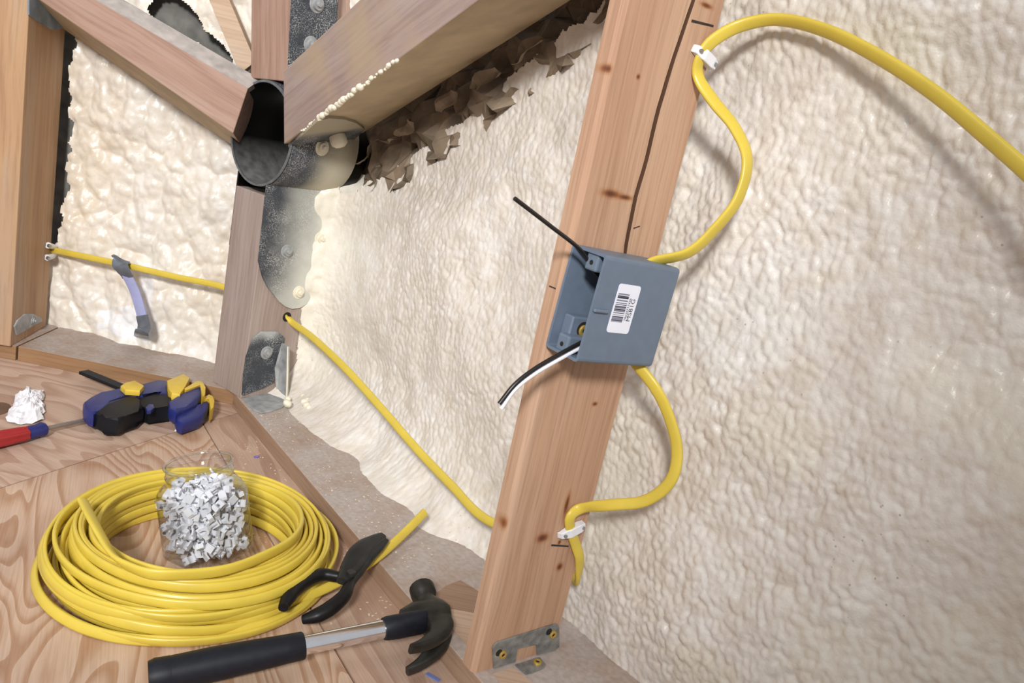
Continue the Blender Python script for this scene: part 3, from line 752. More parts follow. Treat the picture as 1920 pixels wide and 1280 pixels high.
# ear under the right strut
un = -wid
uo = b0 - wid * .0048
ep2 = [onp(*q, uo, un) for q in ((541, 276), (566, 254), (596, 227), (618, 222), (645, 224), (668, 231), (684, 243), (664, 262), (640, 284), (612, 306), (585, 325), (556, 330))]
def ear2_tint(p):
    nz_ = mnoise.noise(p * 26) * .5
    t = ((p - b0).dot(sdir) - .035 + .03 * nz_) / .03
    return (.44, .39, .28, max(0, min(.92, t)))
ear2 = plate_grid('ear_plate', ep2, un, .0048, M_EAR, hub, ear2_tint)
lathe('bolt', [(0, .020), (.008, .0195), (.0135, .015), (.0145, .008), (.0135, .0)], M_FOAMW, zframe(onp(632, 254, uo, un), un), ear2, n=14, sharp=60)
RI = RM.transposed()
def px_of(p):
    c = RI @ (p - CAM); return 960 + F * c.x / c.z, 640 + F * c.y / c.z
best = None
for i_ in range(-40, 80):
    for j_ in range(0, 60):
        th = math.radians(-i_); dpt = .005 + .13 * j_ / 60
        nn = tn * math.cos(th) + UP * math.sin(th); p = HC + nn * R - ax * dpt
        if nn.dot(CAM - p) <= 0: continue
        q = px_of(p); e_ = (q[0] - 603) ** 2 + (q[1] - 276) ** 2
        if best is None or e_ < best[0]: best = (e_, p, nn)
bolt(skirt, best[1], best[2], .0095, M_FOAMW)
# ear on the upright strut
vo = pv[1] + tn * .0045
def onV(px, py): return onp(px, py, vo, tn)
ep3 = [onV(*q) for q in ((550, -30), (541, 150), (545, 178), (566, 172), (600, 120), (632, 40), (636, -30))]
def ear3_tint(p):
    d = -(p - pv[1]).dot(ax); nz_ = mnoise.noise(p * 30) * .6
    return (*crm, max(0, min(.9, (d - .085 + .03 * nz_) / .05)))
ear3 = plate_grid('ear_plate', ep3, tn, .0045, M_EAR, hub, ear3_tint)
for q in ((583, 84), (594, 8)): bolt(ear3, onV(*q), tn, .0095, M_GALVD)
# ear over the left strut
e4 = [onp(*q, yB + V((0, .05, 0)), nB) for q in ((408, 122), (466, 158), (476, 150), (452, 132), (418, 112))]
prism('ear_plate', e4, V((0, .07, -.01)), M_EAR, hub)
lathe('foam_dab', [(0, .010), (.003, .008), (.004, .002), (.002, -.004), (0, -.006)], M_FOAMW, zframe(onp(550, 147, pr + ax * .006, ax), UP + ax * .2), hub, n=10)

# ================================================================ POST BASE BRACKET
pbb = thing('post_bracket', onE(490, 700), 'grey steel bracket with bolt and upright fin at foot of corner post', 'bracket')
sp_ = [onE(*q) for q in ((455, 741), (458, 700), (463, 668), (476, 634), (492, 622), (520, 622), (534, 632), (530, 660), (516, 684), (514, 716), (494, 727), (474, 734))]
def bt(p):
    nz_ = mnoise.noise(p * 40); return (.50, .52, .51, max(0, min(.85, (p.z - .145) / .03 + .45 + .6 * nz_)))
sp2 = plate_grid('side_plate', sp_, tn, .004, M_EAR, pbb, bt)
bolt(sp2, onE(500, 661), tn, .0085, M_GALVD)
f0 = onE(515, 690); f1_ = onE(519, 742); f2_ = f1_ + tn * .032 - UP * .002; f3_ = f0 + tn * .030 + UP * .052; f4_ = f0 + tn * .010 + UP * .052
prism('fin', [f0, f1_, f2_, f3_, f4_], -ax * .0035, M_GALVD, pbb)
lathe('foam_rim', [(0, .0012), (.0016, .0008), (.0016, -.0008), (0, -.0012)], M_FOAMW, zframe(f2_, UP), pbb, n=6) if False else tube('foam_rim', [f3_ + ax * .001, (f3_ + f2_) / 2 + ax * .001 + tn * .001, f2_ + ax * .001], [.0012, .0018, .0014], M_FOAMW, pbb, n=12, m=6)
bp_ = [onz(*q, ZP + .003) for q in ((457, 746), (464, 757), (476, 767), (490, 773), (508, 770), (530, 762), (548, 750), (525, 735), (490, 735))]
prism('foot_plate', bp_, V((0, 0, -.0028)), M_GALVD, pbb, .0006)
for k in range(7):
    p = onz(random.uniform(528, 580), random.uniform(742, 764), ZP + .014); r = random.uniform(.005, .009)
    bm = bmesh.new(); q = bmesh.ops.create_icosphere(bm, subdivisions=2, radius=r)
    for v in q['verts']: v.co = p + V((v.co.x, v.co.y, v.co.z * .8)) * (1 + .35 * mnoise.noise(v.co * 150 + V((k * 7, 0, 0))))
    o = bm_obj('foam_crumb', bm, M_FOAMW, None, smooth=True)
    tag(o, 'loose lump of cream foam at the foot of the corner bracket', 'foam crumb', 'foam lumps beside the corner bracket')

# ================================================================ CRUMPLED BACKING under the right strut
ns_, nz_ = 60, 14
rng = np.random.RandomState(5)
ss = np.linspace(-.03, 1.0, ns_); PP = np.zeros((nz_, ns_, 3))
for j, s_ in enumerate(ss):
    zl = ztop(s_) - .05; 
    zb = b0.z + .06 + (s_ - sA(b0)) * sdir.z / sdir.dot(a) + .05
    for i in range(nz_):
        f = i / (nz_ - 1); jz = rng.uniform(-.008, .008); js = rng.uniform(-.009, .009)
        d = .178 + .010 * math.sin(f * 9 + j * .9) + rng.uniform(-.014, .014) - .006 * (1 - f)
        p = A(s_ + js, d, zl + (zb - zl) * f + jz); PP[i, j] = p
paper = grid_obj('crumpled_paper', PP, np.ones((nz_, ns_), bool), M_CRUMP, None, smooth=False)
tag(paper, 'crumpled brown backing paper in the gap below the right sloping strut', 'paper')
# torn flaps of it hanging out
for k, (px, py, ln, wd, an) in enumerate(((690, 285, .075, .016, -.75), (640, 330, .060, .022, -.95), (760, 240, .05, .018, -.6), (835, 190, .05, .018, -.7), (905, 150, .06, .018, -.5), (985, 95, .06, .02, -.6), (700, 330, .04, .014, -1.2), (730, 262, .045, .012, -.2))):
    c = onA(px, py, .145); d = (a * math.cos(an) * -1 + UP * math.sin(an)); n_ = -nA; s_ = n_.cross(d)
    vs = []; N = 7
    for i in range(N + 1):
        f = i / N; w_ = wd * math.sin(math.pi * min(max(f * .9 + .08, .02), .98)) ** .7
        for q in (-1, -.3, .4, 1):
            vs.append(c + d * (f - .5) * ln + s_ * q * w_ * .5 + n_ * (.006 * math.sin(q * 2.2 + k) + .005 * math.sin(f * 7 + k)) + V((rng.uniform(-.001, .001),) * 3))
    fs = [(i * 4 + q, i * 4 + q + 1, i * 4 + 5 + q, i * 4 + 4 + q) for i in range(N) for q in range(3)]
    o = mesh('torn_flap', vs, fs, M_CRUMP, paper, False)

# ================================================================ ELECTRICAL BOX
qa, qb, qc, qd = [((onS(*q, .048) - q0).dot(us), onS(*q, .048).z) for q in ((1135, 479), (1278, 503), (1225, 690), (1085, 679))]
ang = math.atan2(((qb[1] - qa[1]) + (qc[1] - qd[1])) / 2, ((qb[0] - qa[0]) + (qc[0] - qd[0])) / 2)
eu = us * math.cos(ang) + UP * math.sin(ang); ev = UP * math.cos(ang) - us * math.sin(ang)
cu = (qa[0] + qb[0] + qc[0] + qd[0]) / 4; cz = (qa[1] + qb[1] + qc[1] + qd[1]) / 4
BD = (qb[0] - qa[0] + qc[0] - qd[0]) / 2 / math.cos(ang); BH = ((qa[1] - qd[1]) + (qb[1] - qc[1])) / 2 / math.cos(ang); BT = .0475
boxo = Sp(cu, cz, 0.0008)
MB = frame(eu, ev, ns, boxo)                      # local: x depth into wall, y up, z towards camera
box = thing('electrical_box', boxo, 'deep grey blue plastic outlet box screwed to the stud', 'electrical box')
bm = bmesh.new(); t = .0028
x0, x1, y0, y1 = -BD / 2, BD / 2, -BH / 2, BH / 2
outer = bmesh.new()
r = bmesh.ops.create_cube(outer, size=1)
for v in outer.verts: v.co = V((v.co.x * BD, v.co.y * BH, BT / 2 + v.co.z * BT))
es = [e for e in outer.edges if abs(e.verts[0].co.x - e.verts[1].co.x) > .01] + [e for e in outer.edges if e.verts[0].co.x > 0 and e.verts[1].co.x > 0]
bmesh.ops.bevel(outer, geom=es, offset=.004, segments=3, affect='EDGES', profile=.5)
ff = [f for f in outer.faces if abs(f.normal.x + 1) < .01 and all(abs(v.co.x - x0) < 1e-4 for v in f.verts)]
ins = bmesh.ops.inset_region(outer, faces=ff, thickness=t)
ex = bmesh.ops.extrude_face_region(outer, geom=ff)
for g_ in ex['geom']:
    if isinstance(g_, bmesh.types.BMVert): g_.co.x += BD - t
bmesh.ops.delete(outer, geom=ff, context='FACES')
# the front of the box is cut back towards its middle on the near side, flush on the stud side
shell = bm_obj('shell', outer, M_BOX, box, MB)
bm = bmesh.new(); add_box(bm, (x0 + .001, -.0016, BT - .0005), (x0 + .019, .0016, BT + .0028), .0009); bm_obj('alignment_rib', bm, M_BOX, box, MB)
# mounting ears with screw holes at top and bottom of the opening
for y_, zc in ((y1 - .010, BT * .60), (y0 + .010, BT * .40)):
    bm = bmesh.new(); add_box(bm, (x0 + .002, y_ - .0085, zc - .008), (x0 + .030, y_ + .0085, zc + .008), .002, 2)
    bo = bm_obj('screw_boss', bm, M_BOX, box, MB)
    lathe('screw_hole', [(0, .0004), (.0022, .0004), (.0023, 0)], M_HOLE, MB @ zframe((x0 + .002, y_ - .001, zc), (-1, 0, 0)), bo, n=12)
# clamp block with yellow screw on the inner stud side face
_b = MB.inverted() @ onp(1088, 619, boxo + ns * .016, ns); bx_, by_ = _b.x, _b.y
bm = bmesh.new(); add_box(bm, (bx_ - .013, by_ - .0125, t), (bx_ + .016, by_ + .0125, .016), .0015, 1); cb = bm_obj('clamp_block', bm, M_BOX, box, MB)
lathe('recess', [(0, .0004), (.0075, .0004), (.0077, 0)], M_HOLE, MB @ zframe((bx_ + .003, by_ + .001, .0158), (0, 0, 1)), cb, n=18)
def screw(parent, Mx, r=.0045):
    s_ = lathe('screw', [(0, .0012), (r * .42, .0012), (r * .5, .0022), (r * .92, .0022), (r, .0012), (r, 0)], M_BRASS, Mx, parent, n=16)
    return s_
sc1 = screw(cb, MB @ zframe((bx_ + .0035, by_, .0164), (0, 0, 1)), .0058)
lathe('slot', [(0, .0015), (.0022, .0015), (.0022, .0013)], M_HOLE, MB @ zframe((bx_ + .0035, by_, .0164), (0, 0, 1)), sc1, n=6)
# black round stub inside the upper part of the box
lathe('black_round', [(0, .024), (.011, .024), (.013, .020), (.013, .0), (0, 0)], M_DARKP, MB @ zframe((x0 + .066, y1 - .012, BT * .45), (-.5, -.85, 0)), box, n=18)
# label with barcode
def lab_uv(px, py):
    p = onp(px, py, boxo + ns * BT, ns) - boxo; return V((p.dot(eu), p.dot(ev), 0))
lc = [lab_uv(*q) for q in ((1162, 531), (1203, 537), (1176, 627), (1136, 621))]
lcx = sum(c.x for c in lc) / 4; lcy = sum(c.y for c in lc) / 4
lw = ((lc[1] - lc[0]).length + (lc[2] - lc[3]).length) / 2; lh = ((lc[0] - lc[3]).length + (lc[1] - lc[2]).length) / 2
bm = bmesh.new(); add_box(bm, (lcx - lw / 2, lcy - lh / 2, BT - .0004), (lcx + lw / 2, lcy + lh / 2, BT + .0004))
bmesh.ops.bevel(bm, geom=[e for e in bm.edges if abs(e.verts[0].co.z - e.verts[1].co.z) > .0003], offset=.0028, segments=4, affect='EDGES', profile=.5)
lab = bm_obj('label', bm, M_LAB, box, MB); lab['label'] = 'white barcode label printed MSB1G'
bars = [(.205, .03, 1), (.245, .020, 0), (.275, .034, 0), (.33, .022, 1), (.345, .006, 1), (.385, .014, 0), (.42, .014, 0), (.455, .018, 0), (.48, .03, 1), (.515, .022, 0), (.545, .035, 1), (.59, .014, 0), (.63, .008, 0), (.668, .020, 0), (.695, .026, 1), (.72, .026, 1), (.745, .020, 0), (.77, .014, 1)]
for dark in (0, 1):
    bm = bmesh.new()
    for (f, wd, k) in bars:
        if k != dark: continue
        yc = lcy + lh / 2 - lh * f
        add_box(bm, (lcx - lw * .43, yc - lh * wd / 2, BT + .0003), (lcx + lw * .07, yc + lh * wd / 2, BT + .0005))
    bm_obj('barcode_bars', bm, M_INK2 if dark else M_INK, lab, MB)
def text(name, s, size, Mx, mat, parent, align='CENTER', sx=1.0):
    cu_ = bpy.data.curves.new(name, 'FONT'); cu_.body = s; cu_.size = size; cu_.align_x = align; cu_.align_y = 'CENTER'; cu_.space_character = 1.05
    tmp = bpy.data.objects.new('tmp', cu_); COL.objects.link(tmp); bpy.context.view_layer.update()
    me = bpy.data.meshes.new_from_object(tmp.evaluated_get(bpy.context.evaluated_depsgraph_get()))
    bpy.data.objects.remove(tmp); me.name = name
    o = bpy.data.objects.new(name, me); COL.objects.link(o); me.materials.clear(); me.materials.append(mat)
    o.matrix_basis = Mx; setp(o, parent); return o
Rt = Matrix.Rotation(math.pi / 2, 4, 'Z')
text('printed_code', 'MSB1G', .0070, MB @ Matrix.Translation((lcx + lw * .315, lcy - lh * .005, BT + .0006)) @ Rt, M_INK, lab)
text('printed_digits', '78620717428', .0038, MB @ Matrix.Translation((lcx + lw * .165, lcy + lh * .0, BT + .0006)) @ Rt, M_INK, lab)

# ================================================================ CABLES
cabU = thing('upper_cable', onA(1925, 322, .12), 'yellow flat cable arching from the right edge down into top of box', 'cable')
ptsU = [Sp(cu + .030, cz + .030, .022), Sp(cu + BD / 2 - .016, cz + BH / 2 - .004, .024), onA(1290, 474, .098), onA(1340, 430, .110), onA(1384, 372, .120), onA(1401, 300, .124), onA(1378, 240, .122), onA(1338, 190, .115), onA(1309, 143, .107), onS(1314, 106, .0042), onA(1340, 74, .112), onA(1392, 47, .130), onA(1462, 37, .145), onA(1552, 59, .148), onA(1660, 114, .146), onA(1760, 181, .142), onA(1850, 256, .136), onA(1930, 326, .130), onA(2000, 392, .125), onA(2100, 500, .122), onA(2230, 680, .124), onA(2330, 900, .126)]
nw = -nA
phU = [132, 132, 134, 136, 138, 138, 136, 128, 110, 90, 105, 122, 132, 132, 130, 130, 130, 130, 130, 130, 130, 130]
VC = V((-.20, -.97, -.08)).normalized()
vnU = [VC] * 8 + [(ns + VC) / 2, ns, (ns + VC) / 2] + [VC] * 11
def cablep(name, pts, ph, vnl, parent, **k):
    """flat cable: ph = turn of its wide side about its own length (90 = flat against the surface with normal vnl)"""
    P = [V(p) for p in pts]; L = [0]
    for i in range(1, len(P)): L.append(L[-1] + (P[i] - P[i - 1]).length)
    n = k.pop('n', 160); res = smoothpts(P, n); W = []; Q = [r_[0] for r_ in res]
    for i_, (p, t_) in enumerate(res):
        s_ = t_ * L[-1]; i = 0
        while i < len(L) - 2 and L[i + 1] < s_: i += 1
        f = min(max((s_ - L[i]) / max(L[i + 1] - L[i], 1e-9), 0), 1); f = f * f * (3 - 2 * f)
        v_ = V(vnl[i]).lerp(V(vnl[i + 1]), f); an = math.radians(ph[i] + (ph[i + 1] - ph[i]) * f)
        tg = (Q[min(i_ + 1, n - 1)] - Q[max(i_ - 1, 0)]).normalized()
        v_ = (v_ - tg * v_.dot(tg)).normalized(); m_ = tg.cross(v_)
        W.append(v_ * math.cos(an) + m_ * math.sin(an))
    vs, fs = sweep_data(Q, W, oval(k.get('a', .0069), k.get('b', .0031), 14, 2.5))
    return mesh(name, vs, fs, k.get('mat', M_YEL), parent, True, sharp=60)
cablep('sheath', ptsU, phU, vnU, cabU, n=240, a=.0064, b=.0030)
# black wire end sticking out of the box opening
tube('black_wire', [Sp(cu + .0, cz + .030, .024), Sp(cu - BD / 2 + .02, cz + BH / 2 - .020, .024), onS(1090, 470, .022), onS(1030, 422, .024), onS(965, 372, .026)], .0019, M_BLKW, cabU, n=40)

cabL = thing('lower_cable', onA(780, 830, .10), 'yellow flat cable from the left stud through the corner post to box bottom', 'cable')
pc = [onL(93, 469, -.010), onL(99, 469, .004)]
yC = lambda px, py, y: onp(px, py, V((0, y, 0)), nB)
hz = hol - tn * PW
ptsL = [pc[0], pc[1], yC(140, 477, 1.500), yC(230, 496, 1.490), yC(330, 519, 1.485), yC(425, 540, 1.475), hol - tn * .045, hol + tn * .001, hol + tn * .022 - UP * .006,
        onA(590, 636, .088), onA(650, 693, .096), onA(715, 765, .104), onA(780, 840, .110), onA(845, 908, .114), onA(915, 975, .118), Sp(SW + .016, .135, -.052), Sp(SW + .019, .115, -.030), Sp(SW + .013, .112, -.006),
        onS(1087, 1050, .0048), onS(1079, 1020, .0046), onS(1070, 992, .0046), onS(1070, 968, .006), onS(1092, 952, .0085), onA(1150, 946, .100), onA(1205, 940, .112), onA(1246, 915, .119), onA(1266, 880, .122), onA(1268, 830, .121), onA(1250, 770, .112), onA(1226, 724, .100), Sp(cu + .038, cz - BH / 2 + .004, .024), Sp(cu + .030, cz - .02, .024)]
nb_ = -nB
phL = [90] * 6 + [80, 70, 65, 60, 60, 60, 60, 65, 70, 80, 90, 90, 90, 90, 90, 75, 60, 55, 55, 60, 65, 70, 70, 75, 80, 80]
vnL = [nb_] * 6 + [tn * .7 + nw * .3, tn, nw, nw, nw, nw, nw, nw, nw, nw, us, us * .5 + ns * .5, ns, ns, ns, ns, ns] + [VC] * 9
assert len(phL) == len(ptsL) == len(vnL)
cablep('sheath', ptsL, phL, vnL, cabL, n=420, a=.0061, b=.0029)
wb = [Sp(cu - .0, cz - .020, .026), onS(1120, 628, .030), onS(1088, 643, .032), onS(1040, 669, .034), onS(1000, 693, .034), onS(965, 721, .034), onS(936, 757, .033)]
tube('black_wire', wb, .0021, M_BLKW, cabL, n=40)
off = V((0, 0, -.0046)) + us * .0012
tube('white_wire', [p + off for p in wb[:-1]] + [wb[-1] + off + us * .002], .0021, M_WHTW, cabL, n=40)
tube('copper_wire', [p + off * .5 - ns * .0026 for p in wb[:-1]] + [wb[-1] + off * .5 + us * .004], .0010, M_COP, cabL, n=40, m=6)

# ---- clips
def cable_clip(c, along, nrm, ln, wd, label, hgt=.0092):
    """two-nail strap: feet at both ends, raised bridge, a nail in each"""
    cl = thing('cable_clip', c, label, 'cable clip')
    x = along.normalized(); z = nrm.normalized(); y = z.cross(x); Mx = frame(x, y, z, c)
    prof = [(-ln / 2 - .001, .0006), (-ln / 2 + .001, hgt * .62), (-ln * .22, hgt * .85), (-ln * .14, hgt), (ln * .30, hgt), (ln / 2, hgt * .90), (ln / 2 + .001, .0006)]
    vs = []; n = len(prof)
    for (px_, pz_) in prof:
        k = wd * (.5 if abs(px_) < ln * .45 else .36)
        vs += [(px_, -k, 0.0004), (px_, -k, pz_), (px_, k, pz_), (px_, k, 0.0004)]
    fs = []
    for i in range(n - 1):
        for q in range(4):
            q2 = (q + 1) % 4; fs.append((i * 4 + q, i * 4 + q2, i * 4 + 4 + q2, i * 4 + 4 + q))
    fs.append((0, 1, 2, 3)); fs.append(tuple((n - 1) * 4 + q for q in (3, 2, 1, 0)))
    o = mesh('strap', vs, fs, M_CLIP, cl, False, Mx)
    bm = bmesh.new(); bm.from_mesh(o.data); bmesh.ops.bevel(bm, geom=list(bm.edges), offset=.0006, segments=1, affect='EDGES'); bm.to_mesh(o.data); bm.free()
    for sx, hz_ in ((-.36, hgt * .80), (.38, hgt * .96)):
        lathe('nail', [(0, .0016), (.0017, .0015), (.0020, .0008), (.0020, -.004)], M_NAIL, Mx @ Matrix.Translation((ln * sx, 0, hz_)), cl, n=10)
    return cl
c0, c1 = onS(1050, 1000, 0), onS(1086, 981, 0)
cable_clip((c0 + c1) / 2, c1 - c0, ns, (c1 - c0).length + .005, .0105, 'white two-nail clip near the foot of the stud')
c0, c1 = onS(1302, 93, 0), onS(1329, 121, 0)
cable_clip((c0 + c1) / 2, c1 - c0, ns, (c1 - c0).length + .005, .0105, 'white two-nail clip high on the stud under the cable arch')
# paired nail clip on the left stud
ec = thing('cable_clip', onL(90, 469), 'white paired clip holding the cable against the left stud', 'cable clip')
for (px, py) in ((86, 459), (84, 482)):
    p = onL(px, py); q = onL(px + 16, py - 1 + (5 if py < 470 else -5))
    d = (q - p); o = tube('lug', [p + bs * .004, p + d * .5 + bs * .006, q + bs * .003], [.0062, .0052, .0040], M_CLIP, ec, n=10, m=10)
    lathe('nail', [(0, .0022), (.0032, .0018), (.0036, .0005), (.0036, -.003)], M_NAIL, zframe(p + bs * .0085 + V((0, -.003, 0)), bs - bd * .5), ec, n=10)

# ---- grey and lavender strap on the left wall
stt = thing('cable_strap', yC(245, 560, 1.47), 'lavender strap taped over the left cable and down to the floor plate', 'strap')
def bandp(name, pts, wv, hw, th, mat, n=30):
    vs, fs = sweep_data([r_[0] for r_ in smoothpts(pts, n)], [V(wv)] * n, oval(hw, th, 10, 4)); return mesh(name, vs, fs, mat, stt, True, sharp=40)
xw = V((1, -.25, .12))
bandp('upper_tape', [yC(222, 488, 1.500), yC(228, 487, 1.482), yC(226, 496, 1.472), yC(232, 508, 1.472), yC(240, 520, 1.476)], V((1, -.1, -.28)), .0155, .0022, M_TAPE)
bandp('band', [yC(236, 512, 1.475), yC(252, 545, 1.474), yC(263, 580, 1.470), yC(268, 602, 1.467)], xw, .0115, .0018, M_BAND)
bandp('lower_tape', [yC(266, 591, 1.466), yC(270, 612, 1.463), yC(266, 624, 1.458), onz(263, 633, ZP + .003)], xw, .0135, .0024, M_TAPE)

# ================================================================ BRACKETS
fb = thing('foot_bracket', q0 + us * .08, 'galvanized angle bracket with yellow screws at foot of the split stud', 'bracket')
def z8(x, y): return (880 + x / 8, 1140 + y / 8)
pl_ = [onS(*z8(*q), .0022) for q in ((350, 600), (372, 555), (425, 512), (1290, 238), (1335, 250), (1352, 285), (1352, 580), (1300, 632), (1020, 705), (1015, 540), (720, 610), (690, 832), (360, 935))]
# bottom edge follows the stud's foot
pl_ = [p if p.z > ZP + .001 else V((p.x, p.y, ZP + .001)) for p in pl_]
prism('upright_plate', pl_, -ns * .002, M_GALV, fb, .0004)
pf_ = [onz(*z8(*q), ZP + .0022) for q in ((690, 838), (760, 905), (850, 975), (940, 955), (1120, 885), (1150, 840), (1060, 730), (1000, 740))]
prism('foot_plate', pf_, V((0, 0, -.002)), M_GALV, fb, .0004)
for q in ((497, 690), (1250, 390)):
    s_ = screw(fb, zframe(onS(*z8(*q), .0022), ns), .0048)
    lathe('slot', [(0, .0016), (.0019, .0016), (.0019, .0012)], M_HOLE, zframe(onS(*z8(*q), .0022), ns), s_, n=6)
for q in ((445, 668), (1195, 352)):
    lathe('hole', [(0, .0003), (.0042, .0003), (.0043, 0)], M_HOLE, zframe(onS(*z8(*q), .0022), ns), fb, n=14)
q = onz(*z8(1020, 815), ZP + .0022); s_ = screw(fb, Matrix.Translation(q), .0050)
lathe('slot', [(0, .0016), (.0020, .0016), (.0020, .0012)], M_HOLE, Matrix.Translation(q), s_, n=6)

lb = thing('stud_bracket', onL(55, 605), 'grey dusty steel bracket low on the amber left stud', 'bracket')
po = [onL(*q, .003) for q in ((28, 612), (34, 600), (48, 588), (62, 588), (78, 596), (80, 602), (60, 612), (44, 622), (32, 628))]
prism('side_plate', po, -bs * .003, M_GALVD, lb, .0006)
bolt(lb, onL(62, 601, .003), bs, .006, M_GALVD)
ub = thing('stud_bracket', onL(90, 20), 'blue grey steel bracket where the left strut meets the amber stud', 'bracket')
po = [onL(*q, .003) for q in ((55, -25), (55, 28), (66, 36), (82, 46), (98, 56), (116, 54), (121, 46), (121, 34), (98, 14), (84, -8), (78, -25))]
prism('side_plate', po, -bs * .003, plain('blue_grey_steel', (.24, .29, .34), .5, .2, var=.3, scale=40), ub, .0006)

# ================================================================ COIL OF CABLE
cc = V((-.325, .878, 0))
coil = thing('cable_coil', cc, 'large coil of yellow flat cable on the plywood around the jar', 'cable coil')
rc = random.Random(3)
def ring(r, z, ex=(0, 0), wob=.003, tiltw=.15, zt=(0, 0), aa=.0060, bb=.0027, ph=None):
    n = 96; P = []; W = []
    p1, p2, p3 = (rc.uniform(0, 6.28) for _ in range(3)); k2 = rc.uniform(-tiltw, tiltw)
    for i in range(n):
        t_ = 2 * math.pi * i / n
        rr = r + wob * math.sin(2 * t_ + p1) + wob * .6 * math.sin(3 * t_ + p2)
        c_ = V((math.cos(t_), math.sin(t_), 0))
        zz = z + zt[0] * math.cos(t_ - zt[1]) + .0012 * math.sin(2 * t_ + p3)
        P.append(cc + c_ * rr + V((ex[0], ex[1], max(zz, aa * .98)))); W.append(UP + c_ * (k2 + .25 * math.sin(t_ + p3)))
    vs, fs = sweep_data(P, W, oval(aa, bb, 10, 2.6), closed=True)
    return mesh('cable_loop', vs, fs, M_YEL, coil, True, sharp=60)
for lay in range(5):
    z = .0064 + .0116 * lay; nr = 6 if lay < 4 else 5
    for k in range(nr):
        r = .1150 + .0058 * k + rc.uniform(-.0010, .0010) + (.002 if lay == 0 else 0) - (.002 if lay == 4 else 0)
        ring(r, z + rc.uniform(-.0012, .0012), (rc.uniform(-.0022, .0022), rc.uniform(-.0022, .0022)), .0016)
for r, z, ex, zt, wob in ((.153, .034, (.003, .000), (.006, 2.4), .004), (.156, .022, (-.004, -.006), (.008, 4.0), .004), (.158, .010, (.002, .006), (.003, 1.0), .003), (.160, .0066, (-.008, -.008), (.0, 0), .004), (.160, .016, (.004, .008), (.006, .9), .004), (.161, .0066, (-.006, -.010), (0, 0), .003), (.158, .018, (-.012, -.004), (.010, 3.4), .003), (.151, .046, (.001, -.002), (.006, 2.0), .003), (.155, .040, (-.006, -.003), (.008, 1.6), .004), (.164, .0068, (.000, .010), (.0, 0), .003)):
    ring(r, z, ex, wob, .3, zt)
# loose upper end lying over the left inner rim
pe = onz(300, 1077, .069) - cc; pa = math.atan2(pe.y, pe.x); pr_ = math.hypot(pe.x, pe.y)
lp = [onz(155, 938, .082), onz(170, 968, .080), onz(190, 1005, .076), onz(212, 1040, .071), onz(242, 1062, .069), onz(300, 1077, .069)] + [cc + V(((pr_ + (.118 - pr_) * min(k_ / 2, 1)) * math.cos(pa + .45 * k_), (pr_ + (.118 - pr_) * min(k_ / 2, 1)) * math.sin(pa + .45 * k_), z_)) for k_, z_ in ((1, .0685), (2, .0678), (3, .067), (4, .065), (5, .062), (6, .057), (7, .050))]
le = cablep('loose_end', lp, [60, 60, 55, 45, 20, 8, 4, 0, 0, 0, 0, 0, 0], [UP] * 13, coil, n=120)
# lower end leaving towards the pliers
tp = [onz(240, 1150, .024), onz(340, 1166, .020), onz(430, 1160, .017), onz(510, 1142, .014), onz(590, 1112, .016), onz(650, 1082, .024), onz(705, 1046, .036), onz(752, 1005, .048), onz(797, 960, .064)]
tl_ = cablep('tail', tp, [0, 0, 0, -10, -28, -38, -38, -38, -38], [UP] * 9, coil, n=90, a=.0060, b=.0029)

# ================================================================ JAR and its clips
jb = onz(392, 1036, .011); jax = V((-.235, .02, 1)).normalized()
jx = V((.55, .83, 0)); MJ = zframe(jb, jax, jx)
jar = thing('plastic_jar', jb, 'clear open plastic jar full of white clips standing inside the coil', 'jar')
def loft(secs, n=40):
    vs = []; fs = []
    for (r_, z_, e_) in secs:
        for k in range(n):
            t_ = 2 * math.pi * k / n; c_, s_ = math.cos(t_), math.sin(t_)
            vs.append((r_ * math.copysign(abs(c_) ** (2 / e_), c_), r_ * math.copysign(abs(s_) ** (2 / e_), s_), z_))
    for i in range(len(secs) - 1):
        for k in range(n): fs.append((i * n + k, i * n + (k + 1) % n, i * n + n + (k + 1) % n, i * n + n + k))
    return vs, fs
secs = [(.036, .0035, 4), (.041, .0, 4), (.0445, .004, 4.5), (.0445, .02, 4.5), (.0445, .074, 4.5), (.0445, .082, 4), (.043, .090, 3), (.0405, .096, 2.2), (.0385, .099, 2), (.0385, .104, 2), (.0400, .105, 2), (.0400, .107, 2), (.0385, .108, 2), (.0385, .118, 2)]
vs, fs = loft(secs); n = 40
fs.append(tuple(range(n))[::-1])
jbody = mesh('body', vs, fs, M_JAR, jar, True, MJ, sharp=60)
rim = [(.0382, .1168), (.0398, .1162), (.0410, .1180), (.0400, .1200), (.0380, .1198), (.0372, .1182), (.0382, .1168)]
lathe('rim', rim, M_JAR, MJ, jar, n=40, sharp=80)
# clips: a curved saddle with a nail through one foot
def clip_mesh():
    prof = [(-.0075, 0), (-.0075, .0045), (-.004, .0048), (-.0035, .0070), (-.0015, .0088), (.0015, .0088), (.0035, .0070), (.004, .003), (.0042, 0), (.0026, 0), (.0022, .0045), (.0008, .0066), (-.0008, .0066), (-.0022, .0045), (-.0026, 0)]
    K_ = 1.3
    vs = [(x * K_, -.0045, (z - .004) * K_) for x, z in prof] + [(x * K_, .0045, (z - .004) * K_) for x, z in prof]; n = len(prof)
    fs = [(i, (i + 1) % n, n + (i + 1) % n, n + i) for i in range(n)] + [tuple(range(n))[::-1], tuple(range(n, 2 * n))]
    return vs, fs
vs, fs = clip_mesh(); CL = 'white nail-in cable clip lying in the clear jar'; CG = 'white cable clips in the jar'
proto = mesh('nail_clip', vs, fs, M_CLIP, None, False, Matrix.Identity(4)); tag(proto, CL, 'cable clip', CG)
